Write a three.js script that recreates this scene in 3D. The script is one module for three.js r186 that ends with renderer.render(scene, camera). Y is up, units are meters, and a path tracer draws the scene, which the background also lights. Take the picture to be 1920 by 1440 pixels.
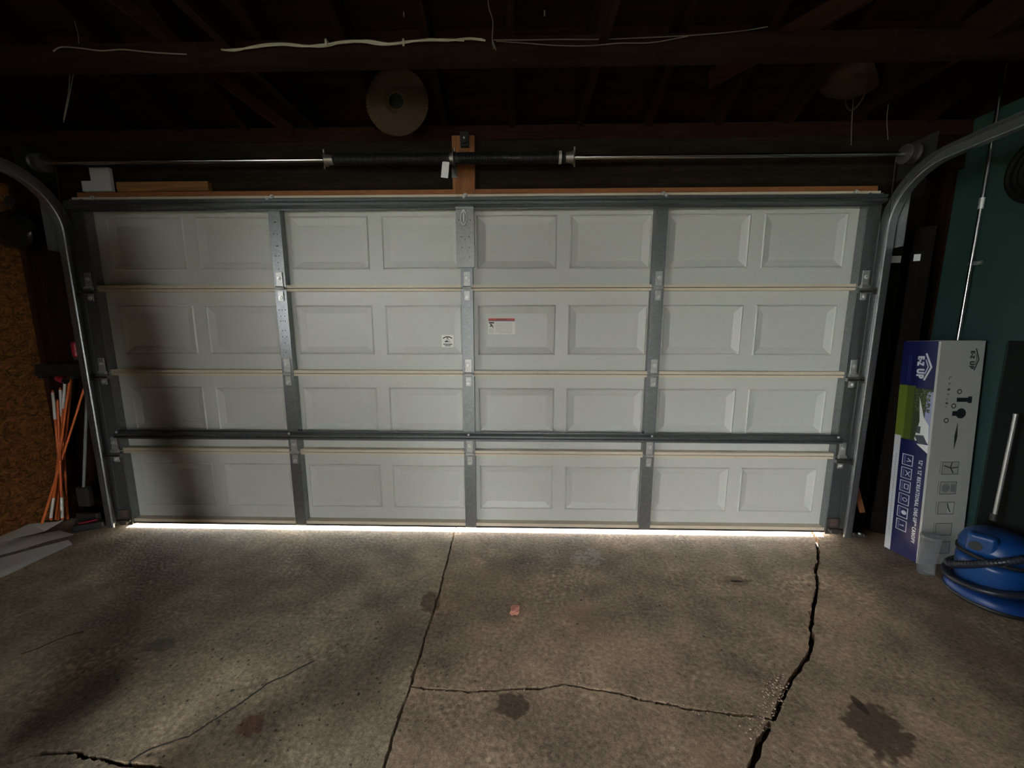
import * as THREE from 'three';
import { mergeGeometries } from 'three/addons/utils/BufferGeometryUtils.js';
import { RoundedBoxGeometry } from 'three/addons/geometries/RoundedBoxGeometry.js';
import { ImprovedNoise } from 'three/addons/math/ImprovedNoise.js';

// ------------------------------------------------------------------ camera, sky, exposure
const scene = new THREE.Scene();
const FOCAL = 721, CAM = [0.3375, 1.3727, 2.4547];
const camera = new THREE.PerspectiveCamera(2 * Math.atan(720 / FOCAL) * 180 / Math.PI, 4 / 3, 0.02, 200);
camera.rotation.order = 'YXZ';
camera.position.set(...CAM);
camera.rotation.set(-0.1511, 0.0245, 0.0003);
camera.updateMatrixWorld(true);
const renderer = new THREE.WebGLRenderer({ antialias: true });
renderer.toneMapping = THREE.LinearToneMapping;
renderer.toneMappingExposure = 26.5;
renderer.shadowMap.enabled = true;
scene.background = new THREE.Color().setRGB(0.98, 1.0, 0.99);     // bright overcast sky outside

const sun = new THREE.DirectionalLight(lin3(1, 0.985, 0.97), 6);        // sun on the driveway beyond the door
sun.position.set(2, 5, -10); sun.target.position.set(0, 0, -1); sun.castShadow = true;
Object.assign(sun.shadow.camera, { left: -8, right: 8, top: 8, bottom: -8, near: 0.5, far: 30 }); sun.shadow.mapSize.set(2048, 2048);
scene.add(sun, sun.target);

// ------------------------------------------------------------------ helpers
function lin3(r, g, b) { return new THREE.Color().setRGB(r, g, b); }
let seed = 7;
const rnd = () => { seed = (seed * 1664525 + 1013904223) >>> 0; return seed / 4294967296; };
const rr = (a, b) => a + (b - a) * rnd();
const noise = new ImprovedNoise();
const fbm = (x, y, z, o = 4) => { let s = 0, a = 1, f = 1, t = 0; for (let i = 0; i < o; i++) { s += a * noise.noise(x * f, y * f, z + i * 7.3); t += a; a *= 0.5; f *= 2.03; } return s / t; };
const ray = (u, v) => new THREE.Vector3((u - 960) / FOCAL, -(v - 720) / FOCAL, -1).applyQuaternion(camera.quaternion);
const FLOOR = -0.03;
const onFloor = (u, v, y = FLOOR) => { const d = ray(u, v), t = (y - CAM[1]) / d.y; return [CAM[0] + d.x * t, CAM[2] + d.z * t]; };
const onZ = (u, v, z = 0) => { const d = ray(u, v), t = (z - CAM[2]) / d.z; return [CAM[0] + d.x * t, CAM[1] + d.y * t]; };
const V = (x, y, z) => new THREE.Vector3(x, y, z);
const used = new Map();
const numbered = (n) => { const k = used.get(n) ?? -1; used.set(n, k + 1); return k < 0 ? n : `${n}_${String(k + 1).padStart(3, '0')}`; };
function mesh(name, geo, mat, parent) {
  const g = Array.isArray(geo) ? merge(geo) : geo;
  const m = new THREE.Mesh(g, mat);
  m.castShadow = m.receiveShadow = true;
  m.name = parent ? name : numbered(name);
  (parent ?? scene).add(m);
  return m;
}
function merge(list) {
  return mergeGeometries(list.map((g) => { const n = g.index ? g.toNonIndexed() : g; for (const k of Object.keys(n.attributes)) if (!['position', 'normal', 'uv'].includes(k)) n.deleteAttribute(k); return n; }));
}
function thing(name, label, category, pos = [0, 0, 0], group) {
  const o = new THREE.Group(); o.name = numbered(name); o.position.set(...pos); scene.add(o);
  o.userData = { label, category }; if (group) o.userData.group = group;
  return o;
}
function tag(o, label, category, group) { Object.assign(o.userData, { label, category }); if (group) o.userData.group = group; return o; }
function struct(name, label, category, pos = [0, 0, 0]) { const o = thing(name, label, category, pos); o.userData.kind = 'structure'; return o; }
// uv in metres by the way a face points; u runs along the axis named "along"
function metric(geo, along = 'x', off = [0, 0]) {
  const g = geo.index ? geo.toNonIndexed() : geo, p = g.attributes.position, n = g.attributes.normal, uv = new Float32Array(p.count * 2);
  for (let i = 0; i < p.count; i++) {
    const P = [p.getX(i), p.getY(i), p.getZ(i)], N = [Math.abs(n.getX(i)), Math.abs(n.getY(i)), Math.abs(n.getZ(i))];
    const k = N[0] > N[1] && N[0] > N[2] ? 0 : N[1] > N[2] ? 1 : 2, a = 'xyz'.indexOf(along);
    const rest = [0, 1, 2].filter((q) => q !== k), uAx = rest.includes(a) ? a : rest[0], vAx = rest.find((q) => q !== uAx);
    uv[2 * i] = P[uAx] + off[0]; uv[2 * i + 1] = P[vAx] + off[1];
  }
  g.setAttribute('uv', new THREE.BufferAttribute(uv, 2));
  return g;
}
const box = (w, h, d, x = 0, y = 0, z = 0, along = w >= h && w >= d ? 'x' : h >= d ? 'y' : 'z') => { const g = metric(new THREE.BoxGeometry(w, h, d), along, [rr(0, 3), rr(0, 3)]); g.translate(x, y, z); return g; };
const rbox = (w, h, d, r, x = 0, y = 0, z = 0) => { const g = metric(new RoundedBoxGeometry(w, h, d, 2, r), w >= h && w >= d ? 'x' : h >= d ? 'y' : 'z', [rr(0, 3), rr(0, 3)]); g.translate(x, y, z); return g; };
const span = (x0, x1, y0, y1, z0, z1, along) => box(x1 - x0, y1 - y0, z1 - z0, (x0 + x1) / 2, (y0 + y1) / 2, (z0 + z1) / 2, along);
function rod(a, b, r, seg = 12, r2 = r) {
  const d = b.clone().sub(a), g = new THREE.CylinderGeometry(r2, r, d.length(), seg);
  g.applyQuaternion(new THREE.Quaternion().setFromUnitVectors(V(0, 1, 0), d.clone().normalize())); g.translate(...a.clone().add(b).multiplyScalar(0.5).toArray());
  return g;
}
const tubeAlong = (pts, r, seg, rad = 6, closed = false) => new THREE.TubeGeometry(new THREE.CatmullRomCurve3(pts, closed), seg, r, rad, closed);
// a plank between two points with a given section
function beam(a, b, w, h, up = V(0, 1, 0)) {
  const d = b.clone().sub(a), L = d.length(), g = metric(new THREE.BoxGeometry(w, h, L), 'z', [rr(0, 3), rr(0, 3)]);
  const m = new THREE.Matrix4().lookAt(b, a, up); g.applyMatrix4(m); g.translate(...a.clone().add(b).multiplyScalar(0.5).toArray());
  return g;
}

// ------------------------------------------------------------------ textures
function dataTex(w, h, f, srgb = true) {
  const a = new Uint8Array(w * h * 4);
  for (let y = 0; y < h; y++) for (let x = 0; x < w; x++) { const c = f(x / w, y / h, x, y), i = 4 * (y * w + x); for (let k = 0; k < 3; k++) a[i + k] = Math.max(0, Math.min(255, Array.isArray(c) ? c[k] : c)); a[i + 3] = 255; }
  const t = new THREE.DataTexture(a, w, h); t.magFilter = THREE.LinearFilter; t.minFilter = THREE.LinearFilter; t.wrapS = t.wrapT = THREE.RepeatWrapping;
  if (srgb) t.colorSpace = THREE.SRGBColorSpace; t.needsUpdate = true; return t;
}
function canvasTex(w, h, draw) {
  const c = document.createElement('canvas'); c.width = w; c.height = h; draw(c.getContext('2d'), w, h);
  const t = new THREE.CanvasTexture(c); t.colorSpace = THREE.SRGBColorSpace; t.wrapS = t.wrapT = THREE.RepeatWrapping; return t;
}
// wood grain: u along the grain, one tile a metre
const grain = dataTex(512, 512, (u, v) => {
  const w = fbm(u * 3, v * 9, 1, 3) * 0.5, g = Math.sin((v * 60 + w * 9 + fbm(u * 2, v * 30, 5, 3) * 6)) * 0.5 + 0.5, f = fbm(u * 14, v * 220, 3, 2);
  const c = 188 + 38 * g + 46 * f + 50 * w; return [c, c * 0.985, c * 0.965];
});
const galv = dataTex(256, 256, (() => {
  const P = Array.from({ length: 420 }, () => [rnd(), rnd(), rr(0.92, 1)]);
  return (u, v) => { let b = 9, s = 1; for (const p of P) { let dx = Math.abs(p[0] - u), dy = Math.abs(p[1] - v); dx = Math.min(dx, 1 - dx); dy = Math.min(dy, 1 - dy); const d = dx * dx + dy * dy; if (d < b) { b = d; s = p[2]; } } return 245 * s + 18 * fbm(u * 30, v * 30, 2, 2); };
})());
const galvRough = galv.clone(); galvRough.colorSpace = THREE.NoColorSpace;
galv.repeat.set(5, 5); galvRough.repeat.set(5, 5);
const osb = canvasTex(1024, 1024, (c, w, h) => {
  c.fillStyle = '#a4753f'; c.fillRect(0, 0, w, h);
  for (let i = 0; i < 5200; i++) {
    const x = rnd() * w, y = rnd() * h, a = rr(0, Math.PI), l = rr(14, 60), t = rr(3, 13), k = rr(0.55, 1.15);
    c.fillStyle = `rgb(${Math.round(176 * k)},${Math.round(rr(112, 134) * k)},${Math.round(rr(52, 76) * k)})`;
    for (const ox of [0, w]) for (const oy of [0, h]) { const X = x - (x + l > w ? ox : 0), Y = y - (y + l > h ? oy : 0); c.save(); c.translate(X, Y); c.rotate(a); c.fillRect(-l / 2, -t / 2, l, t); c.restore(); }
  }
});
const paintBump = dataTex(512, 256, (u, v) => 128 + 60 * fbm(u * 5, v * 90, 4, 3) + 30 * fbm(u * 40, v * 300, 9, 1), false);

// ------------------------------------------------------------------ materials
const std = (o) => new THREE.MeshStandardMaterial(o);
const dull = (o) => new THREE.MeshPhysicalMaterial({ specularIntensity: 0.25, ...o });   // old dry timber
const lin = (r, g, b) => new THREE.Color().setRGB(r, g, b);
const M = {
  door: std({ color: lin(0.60, 0.61, 0.565), roughness: 0.42, bumpMap: paintBump, bumpScale: 0.0006 }),
  lip: std({ color: lin(0.70, 0.61, 0.48), roughness: 0.5 }),
  galv: std({ color: lin(0.33, 0.345, 0.35), roughness: 0.38, metalness: 0.85, map: galv }),
  steel: std({ color: lin(0.62, 0.62, 0.6), roughness: 0.25, metalness: 1 }),
  chrome: std({ color: lin(0.78, 0.78, 0.75), roughness: 0.36, metalness: 0.6 }),
  black: std({ color: lin(0.012, 0.012, 0.013), roughness: 0.55 }),
  rubber: std({ color: lin(0.02, 0.018, 0.018), roughness: 0.8 }),
  spring: std({ color: lin(0.02, 0.022, 0.025), roughness: 0.35, metalness: 0.3 }),
  iron: std({ color: lin(0.12, 0.11, 0.1), roughness: 0.6, metalness: 0.7 }),
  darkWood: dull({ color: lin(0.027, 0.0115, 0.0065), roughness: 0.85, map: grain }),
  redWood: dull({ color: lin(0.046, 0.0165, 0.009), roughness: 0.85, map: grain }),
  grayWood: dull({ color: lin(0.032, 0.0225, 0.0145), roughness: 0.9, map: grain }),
  orangeWood: std({ color: lin(0.42, 0.16, 0.055), roughness: 0.7, map: grain }),
  osb: std({ color: lin(0.62, 0.5, 0.4), roughness: 0.85, map: osb }),
  green: std({ color: lin(0.018, 0.052, 0.044), roughness: 0.6 }),
  whitePaper: std({ color: lin(0.88, 0.89, 0.87), roughness: 0.9 }),
  cable: std({ color: lin(0.46, 0.42, 0.34), roughness: 0.6 }),
  wire: std({ color: lin(0.17, 0.155, 0.125), roughness: 0.6 }),
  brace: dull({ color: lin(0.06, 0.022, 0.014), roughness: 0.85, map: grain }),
  soil: std({ color: lin(0.04, 0.026, 0.016), roughness: 1 }),
};

// ------------------------------------------------------------------ structure: floor of cracked slabs
const XL = -3.08, XR = 2.97, ZB = 5.4, ZF = -0.35;
const zig = (pts) => pts.map(([x, z]) => V(x, 0, z));
function crack(points, amp, width, ph) {                             // centre line resampled, with wandering and a half width at each point
  const P = zig(points), out = [];
  for (let i = 0; i < P.length - 1; i++) {
    const L = P[i].distanceTo(P[i + 1]), n = Math.max(2, Math.round(L / 0.008)), t = P[i + 1].clone().sub(P[i]).normalize(), nx = -t.z, nz = t.x;
    for (let k = 0; k < n; k++) {
      const q = P[i].clone().lerp(P[i + 1], k / n), s = ph + q.x * 9 + q.z * 13, a = amp * (fbm(s, ph, 0.5, 4) * 1.6 + 0.55 * fbm(s * 7, ph + 9, 4.5, 2));
      const w = width * (0.75 + 1.3 * Math.abs(fbm(s * 2.1, ph + 3, 1.5, 3)) + 0.4 * fbm(s * 9, 2, ph, 2));
      out.push({ x: q.x + nx * a, z: q.z + nz * a, nx, nz, w: Math.max(width * 0.45, w) });
    }
  }
  const e = P[P.length - 1]; out.push({ x: e.x, z: e.z, nx: out[out.length - 1].nx, nz: out[out.length - 1].nz, w: width });
  return out;
}
const pxs = (list) => list.map(([u, v]) => onFloor(u, v));
const lineA = crack([[-0.118, ZF], [-0.118, 0], [-0.105, 0.341], [-0.092, 0.642], [-0.097, 0.874], [-0.094, 1.143], [-0.098, 1.325], [-0.103, 1.44], [-0.103, ZB]], 0.007, 0.0058, 1);
const kA = lineA.reduce((b, p, i) => Math.abs(p.z - 1.149) < Math.abs(lineA[b].z - 1.149) ? i : b, 0);
const lineB = crack([[2.42, ZF], ...pxs([[1532, 1010], [1535, 1040], [1528, 1070], [1535, 1120], [1522, 1170], [1516, 1215], [1492, 1265], [1470, 1305], [1450, 1340], [1436, 1375], [1418, 1410], [1408, 1440]]), [0.86, 1.9], [0.7, 3.0], [0.9, 4.4], [0.8, ZB]], 0.02, 0.0098, 4);
const kB = lineB.reduce((b, p, i) => Math.hypot(p.x - 1.25, p.z - 1.245) < Math.hypot(lineB[b].x - 1.25, lineB[b].z - 1.245) ? i : b, 0);
const lineC = crack([[lineA[kA].x, lineA[kA].z], ...pxs([[830, 1293], [880, 1297], [960, 1292], [1010, 1290], [1055, 1283], [1110, 1293], [1160, 1300], [1200, 1312], [1280, 1326], [1360, 1338], [1420, 1345]]), [lineB[kB].x, lineB[kB].z]], 0.011, 0.006, 8);
const kD = lineA.reduce((b, p, i) => Math.abs(p.z - 1.72) < Math.abs(lineA[b].z - 1.72) ? i : b, 0);
const lineD = crack([[XL - 0.1, 1.52], [-1.9, 1.50], ...pxs([[0, 1438], [60, 1420], [110, 1413], [145, 1414], [200, 1428], [250, 1430], [300, 1440]]), [-0.6, 1.62], [lineA[kD].x, lineA[kD].z]], 0.012, 0.0075, 12);
const side = (l, s, a = 0, b = l.length) => l.slice(a, b).map((p) => [p.x + s * p.nx * p.w, p.z + s * p.nz * p.w]);
// normal of a line running +z is (-1, 0): s = +1 lies to the left (smaller x) of A and B; of a line running +x it is (0, 1): s = +1 lies nearer the camera
const slabs = [
  [[XL - 0.1, ZF], ...side(lineA, 1, 0, kD), ...side(lineD, -1).reverse()],
  [...side(lineD, 1), ...side(lineA, 1, kD + 1), [XL - 0.1, ZB]],
  [...side(lineA, -1, 0, kA), ...side(lineC, -1), ...side(lineB, 1, 0, kB).reverse()],
  [...side(lineC, 1), ...side(lineB, 1, kB + 1), ...side(lineA, -1, kA + 1).reverse()],
  [...side(lineB, -1), [XR + 0.1, ZB], [XR + 0.1, ZF]],
];
// concrete colour: grain, mottling, stains and pits copied from the photograph; covers x -3.2..3.2, z -0.4..2.16 (beyond it repeats, out of view)
const FX0 = -3.2, FW = 6.4, FZ0 = -0.4, FD = 2.56, TW = 2048, TH = 1024;
const stains = [];                                                   // x, z, radius x, radius z, turn, strength, colour, ragged
const stain = (u, v, ru, rv, k, col, rag = 0.35, turn = 0) => { const a = onFloor(u, v), b = onFloor(u + ru, v), c = onFloor(u, v + rv); stains.push([a[0], a[1], Math.hypot(b[0] - a[0], b[1] - a[1]), Math.hypot(c[0] - a[0], c[1] - a[1]), turn, k, col, rag]); };
stain(958, 1321, 31, 27, 0.62, [58, 42, 30], 0.62);                  // dark spill below the cross crack
stain(1640, 1362, 50, 46, 0.6, [56, 38, 26], 0.5, 0.5);              // oil stain
stain(1612, 1322, 8, 14, 0.7, [44, 30, 20], 0.4);
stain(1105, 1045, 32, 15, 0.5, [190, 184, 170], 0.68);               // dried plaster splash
stain(465, 1362, 26, 14, 0.45, [99, 51, 33], 0.8);                   // rust
stain(808, 1128, 16, 20, 0.5, [73, 47, 28], 0.6);
stain(300, 1210, 26, 9, 0.4, [66, 63, 63], 0.65);
stain(1380, 1090, 26, 8, 0.3, [61, 49, 37], 0.65);
const pits = Array.from({ length: 900 }, () => [rr(-3, 3), rr(0.05, 2.1), rr(0.0008, 0.0035) * (rnd() < 0.12 ? 1.8 : 1), rnd()]);
for (let i = 0; i < 520; i++) pits.push([rr(-1.1, 0.05), rr(0.75, 1.6), rr(0.0008, 0.0036) * (rnd() < 0.15 ? 1.7 : 1), rnd()]);
const colF = new Float32Array(TW * TH * 3), bumpF = new Float32Array(TW * TH);
const hair = [pxs([[240, 1430], [285, 1402], [355, 1380], [400, 1350], [450, 1320], [500, 1282], [545, 1262], [590, 1238]]), pxs([[40, 1226], [75, 1214], [120, 1194], [155, 1185]])];
const hairPts = hair.map((h) => { const o = []; for (let i = 0; i < h.length - 1; i++) for (let k = 0; k < 60; k++) { const x = h[i][0] + (h[i + 1][0] - h[i][0]) * k / 60, z = h[i][1] + (h[i + 1][1] - h[i][1]) * k / 60; o.push([x + 0.006 * fbm(x * 20, z * 20, 3, 3), z + 0.006 * fbm(x * 20, z * 20, 8, 3)]); } return o; });
function field(freq, oct, sd, step) {                                 // noise on a coarse grid, read between its points
  const nx = Math.ceil(TW / step) + 2, nz = Math.ceil(TH / step) + 2, f = new Float32Array(nx * nz);
  for (let j = 0; j < nz; j++) for (let i = 0; i < nx; i++) f[j * nx + i] = fbm((FX0 + FW * i * step / TW) * freq, (FZ0 + FD * j * step / TH) * freq, sd, oct);
  return (i, j) => { i = ((i % TW) + TW) % TW; j = ((j % TH) + TH) % TH; const x = i / step, y = j / step, a = Math.floor(x), b = Math.floor(y), u = x - a, v = y - b, k = b * nx + a; return (f[k] * (1 - u) + f[k + 1] * u) * (1 - v) + (f[k + nx] * (1 - u) + f[k + nx + 1] * u) * v; };
}
const nBig = field(1.3, 4, 2, 12), nMid = field(5, 4, 6, 5), nPatch = field(2.3, 3, 11, 12), nRough = field(3.1, 3, 21, 8), nGrit = field(45, 2, 31, 2), nFine = field(70, 1, 1, 2), nRag = field(9, 4, 17, 3), nRag2 = field(40, 2, 23, 2);
for (let j = 0; j < TH; j++) {
  for (let i = 0; i < TW; i++) {
    const k = j * TW + i, big = nBig(i, j), mid = nMid(i, j), fine = nFine(i, j), sp = rnd() - 0.5, right = FX0 + FW * (i + 0.5) / TW > -0.1;
    const L = 1 + 0.30 * big + 0.36 * mid + 0.22 * fine + 0.13 * nGrit(i, j) + 0.32 * sp;
    let r = (right ? 154 : 154) * L, g = (right ? 133 : 139) * L, b = (right ? 111 : 117) * L;
    const patch = Math.min(1, Math.max(0, nPatch(i, j) - 0.10) * 1.7);   // reddish brown dirt
    r += (128 - r) * patch * 0.6; g += (104 - g) * patch * 0.6; b += (82 - b) * patch * 0.6;
    const lift = Math.min(1, Math.max(0, nRough(i, j) - 0.02) * Math.max(0, nGrit(i, j) + 0.12) * 3.6); r += 56 * lift; g += 50 * lift; b += 42 * lift;
    colF[3 * k] = r; colF[3 * k + 1] = g; colF[3 * k + 2] = b;
    bumpF[k] = 140 + 40 * mid + 60 * fine + 34 * nGrit(i, j) + 46 * sp + 44 * lift;
  }
}
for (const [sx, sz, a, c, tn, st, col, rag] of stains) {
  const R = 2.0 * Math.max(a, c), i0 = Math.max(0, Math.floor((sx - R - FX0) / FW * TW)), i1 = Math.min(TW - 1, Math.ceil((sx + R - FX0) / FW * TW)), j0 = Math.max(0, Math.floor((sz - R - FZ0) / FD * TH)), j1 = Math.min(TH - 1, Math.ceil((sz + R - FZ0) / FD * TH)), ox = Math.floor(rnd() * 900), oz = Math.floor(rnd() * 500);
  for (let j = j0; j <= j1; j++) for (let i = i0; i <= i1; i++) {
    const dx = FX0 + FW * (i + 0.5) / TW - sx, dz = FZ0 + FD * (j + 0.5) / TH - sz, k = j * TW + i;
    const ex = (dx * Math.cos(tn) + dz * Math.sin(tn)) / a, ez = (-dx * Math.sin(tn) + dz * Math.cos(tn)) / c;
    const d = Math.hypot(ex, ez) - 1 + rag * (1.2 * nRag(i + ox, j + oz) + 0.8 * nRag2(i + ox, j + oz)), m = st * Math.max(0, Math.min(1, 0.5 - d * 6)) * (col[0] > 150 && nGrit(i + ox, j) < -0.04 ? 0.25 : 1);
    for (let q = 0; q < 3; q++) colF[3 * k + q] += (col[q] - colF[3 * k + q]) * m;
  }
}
const splat = (x, z, rad, f) => { const ci = (x - FX0) / FW * TW, cj = (z - FZ0) / FD * TH, ri = rad / FW * TW + 1, rj = rad / FD * TH + 1; for (let j = Math.floor(cj - rj); j <= cj + rj; j++) for (let i = Math.floor(ci - ri); i <= ci + ri; i++) if (i >= 0 && j >= 0 && i < TW && j < TH) { const px = FX0 + FW * (i + 0.5) / TW, pz = FZ0 + FD * (j + 0.5) / TH; f(j * TW + i, Math.hypot(px - x, pz - z)); } };
for (const [x, z, rad, t] of pits) splat(x, z, rad, (k, d) => { const m = Math.max(0, Math.min(1, 1.4 - d / rad + 0.8 * (rnd() - 0.5))); if (t < 0.62) { for (let c = 0; c < 3; c++) colF[3 * k + c] *= 1 - 0.62 * m; bumpF[k] -= 130 * m; } else { for (let c = 0; c < 3; c++) colF[3 * k + c] += (165 - 12 * c - colF[3 * k + c]) * 0.7 * m; bumpF[k] += 60 * m; } });
for (const h of hairPts) for (const [x, z] of h) splat(x, z, 0.0042, (k, d) => { const m = Math.max(0, Math.min(1, 1.5 - d / 0.0028)) * (0.35 + 0.65 * Math.max(0, Math.min(1, 0.5 + 1.6 * fbm(x * 14, z * 14, 2, 2)))); for (let c = 0; c < 3; c++) colF[3 * k + c] = Math.min(colF[3 * k + c], colF[3 * k + c] * (1 - m) + 40 * m); bumpF[k] -= 90 * m; });
// pale crumbled edges along the cracks
const crumb = (l, a, b, p, amt) => { for (let i = a; i < b; i++) if (rnd() < p) { const q = l[i], s = (rnd() < 0.5 ? -1 : 1) * (q.w + rr(0.001, amt)); splat(q.x + q.nx * s, q.z + q.nz * s, rr(0.003, 0.007), (k, d) => { const m = Math.max(0, 1 - d / 0.007) * 0.75; const t = [168, 146, 118]; for (let c = 0; c < 3; c++) colF[3 * k + c] += (t[c] - colF[3 * k + c]) * m; bumpF[k] += 30 * m; }); } };
crumb(lineA, 40, 190, 0.5, 0.006); crumb(lineC, 0, lineC.length, 1, 0.014); crumb(lineC, 0, 30, 1, 0.02); crumb(lineC, lineC.length - 60, lineC.length, 1, 0.06); crumb(lineB, kB - 40, kB + 10, 1, 0.06); crumb(lineB, 40, kB, 0.5, 0.012); crumb(lineA, 115, 140, 1, 0.05);
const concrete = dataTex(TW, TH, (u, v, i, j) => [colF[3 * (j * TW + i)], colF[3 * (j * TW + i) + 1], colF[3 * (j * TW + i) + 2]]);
const concreteBump = dataTex(TW, TH, (u, v, i, j) => bumpF[j * TW + i], false);
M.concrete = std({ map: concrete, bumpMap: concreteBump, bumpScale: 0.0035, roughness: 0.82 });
const floor = struct('floor', 'cracked brown grey concrete garage floor with stains and pits', 'floor');
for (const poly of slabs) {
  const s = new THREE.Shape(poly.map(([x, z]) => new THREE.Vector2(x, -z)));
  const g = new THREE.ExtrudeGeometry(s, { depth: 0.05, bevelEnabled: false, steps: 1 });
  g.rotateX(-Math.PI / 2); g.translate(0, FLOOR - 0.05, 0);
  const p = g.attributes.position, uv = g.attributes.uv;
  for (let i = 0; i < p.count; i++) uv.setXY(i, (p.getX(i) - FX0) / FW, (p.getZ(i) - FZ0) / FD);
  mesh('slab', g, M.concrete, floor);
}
mesh('earth_bed', span(XL - 0.1, XR + 0.1, FLOOR - 0.2, FLOOR - 0.036, ZF, ZB), M.soil, floor);
// loose crumbs along the broken edges
{
  const list = [], shapes = [0, 1, 2].map((k) => { const g = new THREE.IcosahedronGeometry(1, 0), p = g.attributes.position; for (let i = 0; i < p.count; i++) { const s = 0.75 + 0.5 * Math.abs(noise.noise(p.getX(i) * 2 + k * 5, p.getY(i) * 2, p.getZ(i) * 2)); p.setXYZ(i, p.getX(i) * s, p.getY(i) * s * 0.6, p.getZ(i) * s); } g.computeVertexNormals(); return g; });
  const drop = (x, z, r) => { const g = shapes[Math.floor(rnd() * 3)].clone(); g.rotateY(rr(0, 6)); g.scale(r, r, r); g.translate(x, FLOOR + r * 0.3, z); list.push(g); };
  for (let i = 0; i < 210; i++) { const q = lineB[kB - 30 + Math.floor(rnd() * 40)], s = 0.012 + 0.17 * rnd() * rnd(); drop(q.x + q.nx * s + rr(-0.02, 0.02), q.z + rr(-0.04, 0.03), 0.0012 + 0.0045 * rnd() * rnd()); }
  for (let i = 0; i < 60; i++) { const a = onFloor(836, 1120); drop(a[0] + rr(-0.03, 0.06) , a[1] + rr(-0.06, 0.06), rr(0.0012, 0.0042)); }
  for (let i = 0; i < 170; i++) { const q = lineC[Math.floor(rnd() * lineC.length)], s = rr(0.004, 0.016) * (rnd() < 0.65 ? -1 : 1); drop(q.x, q.z + s, rr(0.0012, 0.004)); }
  for (let i = 0; i < 60; i++) { const q = lineA[Math.floor(rr(105, 190))], s = rr(0.005, 0.03); drop(q.x + s, q.z, rr(0.0012, 0.0035)); }
  const o = mesh('concrete_crumb', list, std({ color: lin(0.44, 0.33, 0.25), roughness: 0.95 }), floor); o.userData.kind = 'stuff';
}

// ------------------------------------------------------------------ structure: walls, openings, roof
const wallL = struct('wall_left', 'strand board side wall beside the orange markers', 'wall');
mesh('strand_board', span(XL - 0.012, XL, FLOOR, 2.44, -0.2, 1.02), M.osb, wallL);
const DA = { z0: 3.0, z1: 4.3, top: 2.12 };                         // side doorway in the left wall, behind the camera
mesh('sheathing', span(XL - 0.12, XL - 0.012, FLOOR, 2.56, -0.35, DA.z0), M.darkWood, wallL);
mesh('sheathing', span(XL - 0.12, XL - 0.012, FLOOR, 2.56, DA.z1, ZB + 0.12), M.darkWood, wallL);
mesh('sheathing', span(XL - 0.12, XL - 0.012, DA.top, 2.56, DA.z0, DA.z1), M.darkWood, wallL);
for (const z of [1.03, 1.44, 1.85, 2.26, 2.85, 4.31, 4.8, 5.2]) mesh('stud', span(XL - 0.012, XL + 0.075, FLOOR, 2.44, z, z + 0.04, 'y'), M.redWood, wallL);
const wallR = struct('wall_right', 'dark green painted side wall with a metal conduit', 'wall');
mesh('painted_panel', span(XR, XR + 0.12, FLOOR, 2.56, -0.1, 1.12), M.green, wallR);
mesh('corner_board', span(XR - 0.004, XR + 0.12, FLOOR, 2.56, -0.26, -0.1), M.darkWood, wallR);
mesh('painted_panel', span(XR, XR + 0.12, FLOOR, 2.56, 1.124, ZB + 0.12), M.green, wallR);
const wallB = struct('wall_back', 'rear garage wall of dark boards around an open doorway', 'wall');
const DB = { x0: 0.25, x1: 0.95, top: 2.0 };
mesh('sheathing', span(XL - 0.12, DB.x0, FLOOR, 3.9, ZB, ZB + 0.12), M.darkWood, wallB);
mesh('sheathing', span(DB.x1, XR + 0.12, FLOOR, 3.9, ZB, ZB + 0.12), M.darkWood, wallB);
mesh('sheathing', span(DB.x0, DB.x1, DB.top, 3.9, ZB, ZB + 0.12), M.darkWood, wallB);
const wallF = struct('wall_front', 'dark timber front wall framing around the garage door', 'wall');
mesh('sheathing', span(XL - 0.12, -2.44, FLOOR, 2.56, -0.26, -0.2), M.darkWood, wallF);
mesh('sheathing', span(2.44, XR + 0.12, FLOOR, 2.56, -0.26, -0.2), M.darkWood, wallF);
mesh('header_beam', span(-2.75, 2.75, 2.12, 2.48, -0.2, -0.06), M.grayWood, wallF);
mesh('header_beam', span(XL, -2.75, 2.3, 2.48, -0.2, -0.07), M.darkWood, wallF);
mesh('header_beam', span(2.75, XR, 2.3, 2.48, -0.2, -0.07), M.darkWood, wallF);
mesh('top_plate', span(XL, XR, 2.48, 2.52, -0.2, -0.055), M.redWood, wallF);
mesh('top_plate', span(XL, XR, 2.522, 2.56, -0.2, -0.057), M.redWood, wallF);
for (const s of [-1, 1]) mesh('door_jamb', span(Math.min(s * 2.42, s * 2.58), Math.max(s * 2.42, s * 2.58), FLOOR, 2.12, -0.2, -0.055, 'y'), M.darkWood, wallF);
for (const x of [-2.98, -2.66]) mesh('stud', span(x, x + 0.04, FLOOR, 2.3, -0.2, -0.11, 'y'), M.redWood, wallF);
for (const x of [2.63, 2.92]) mesh('stud', span(x, x + 0.04, FLOOR, 2.3, -0.2, -0.11, 'y'), M.darkWood, wallF);
mesh('sill_plate', span(XL, -2.58, FLOOR, 0.02, -0.2, -0.1), M.darkWood, wallF);
mesh('sill_plate', span(2.58, XR, FLOOR, 0.02, -0.2, -0.1), M.darkWood, wallF);
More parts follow.
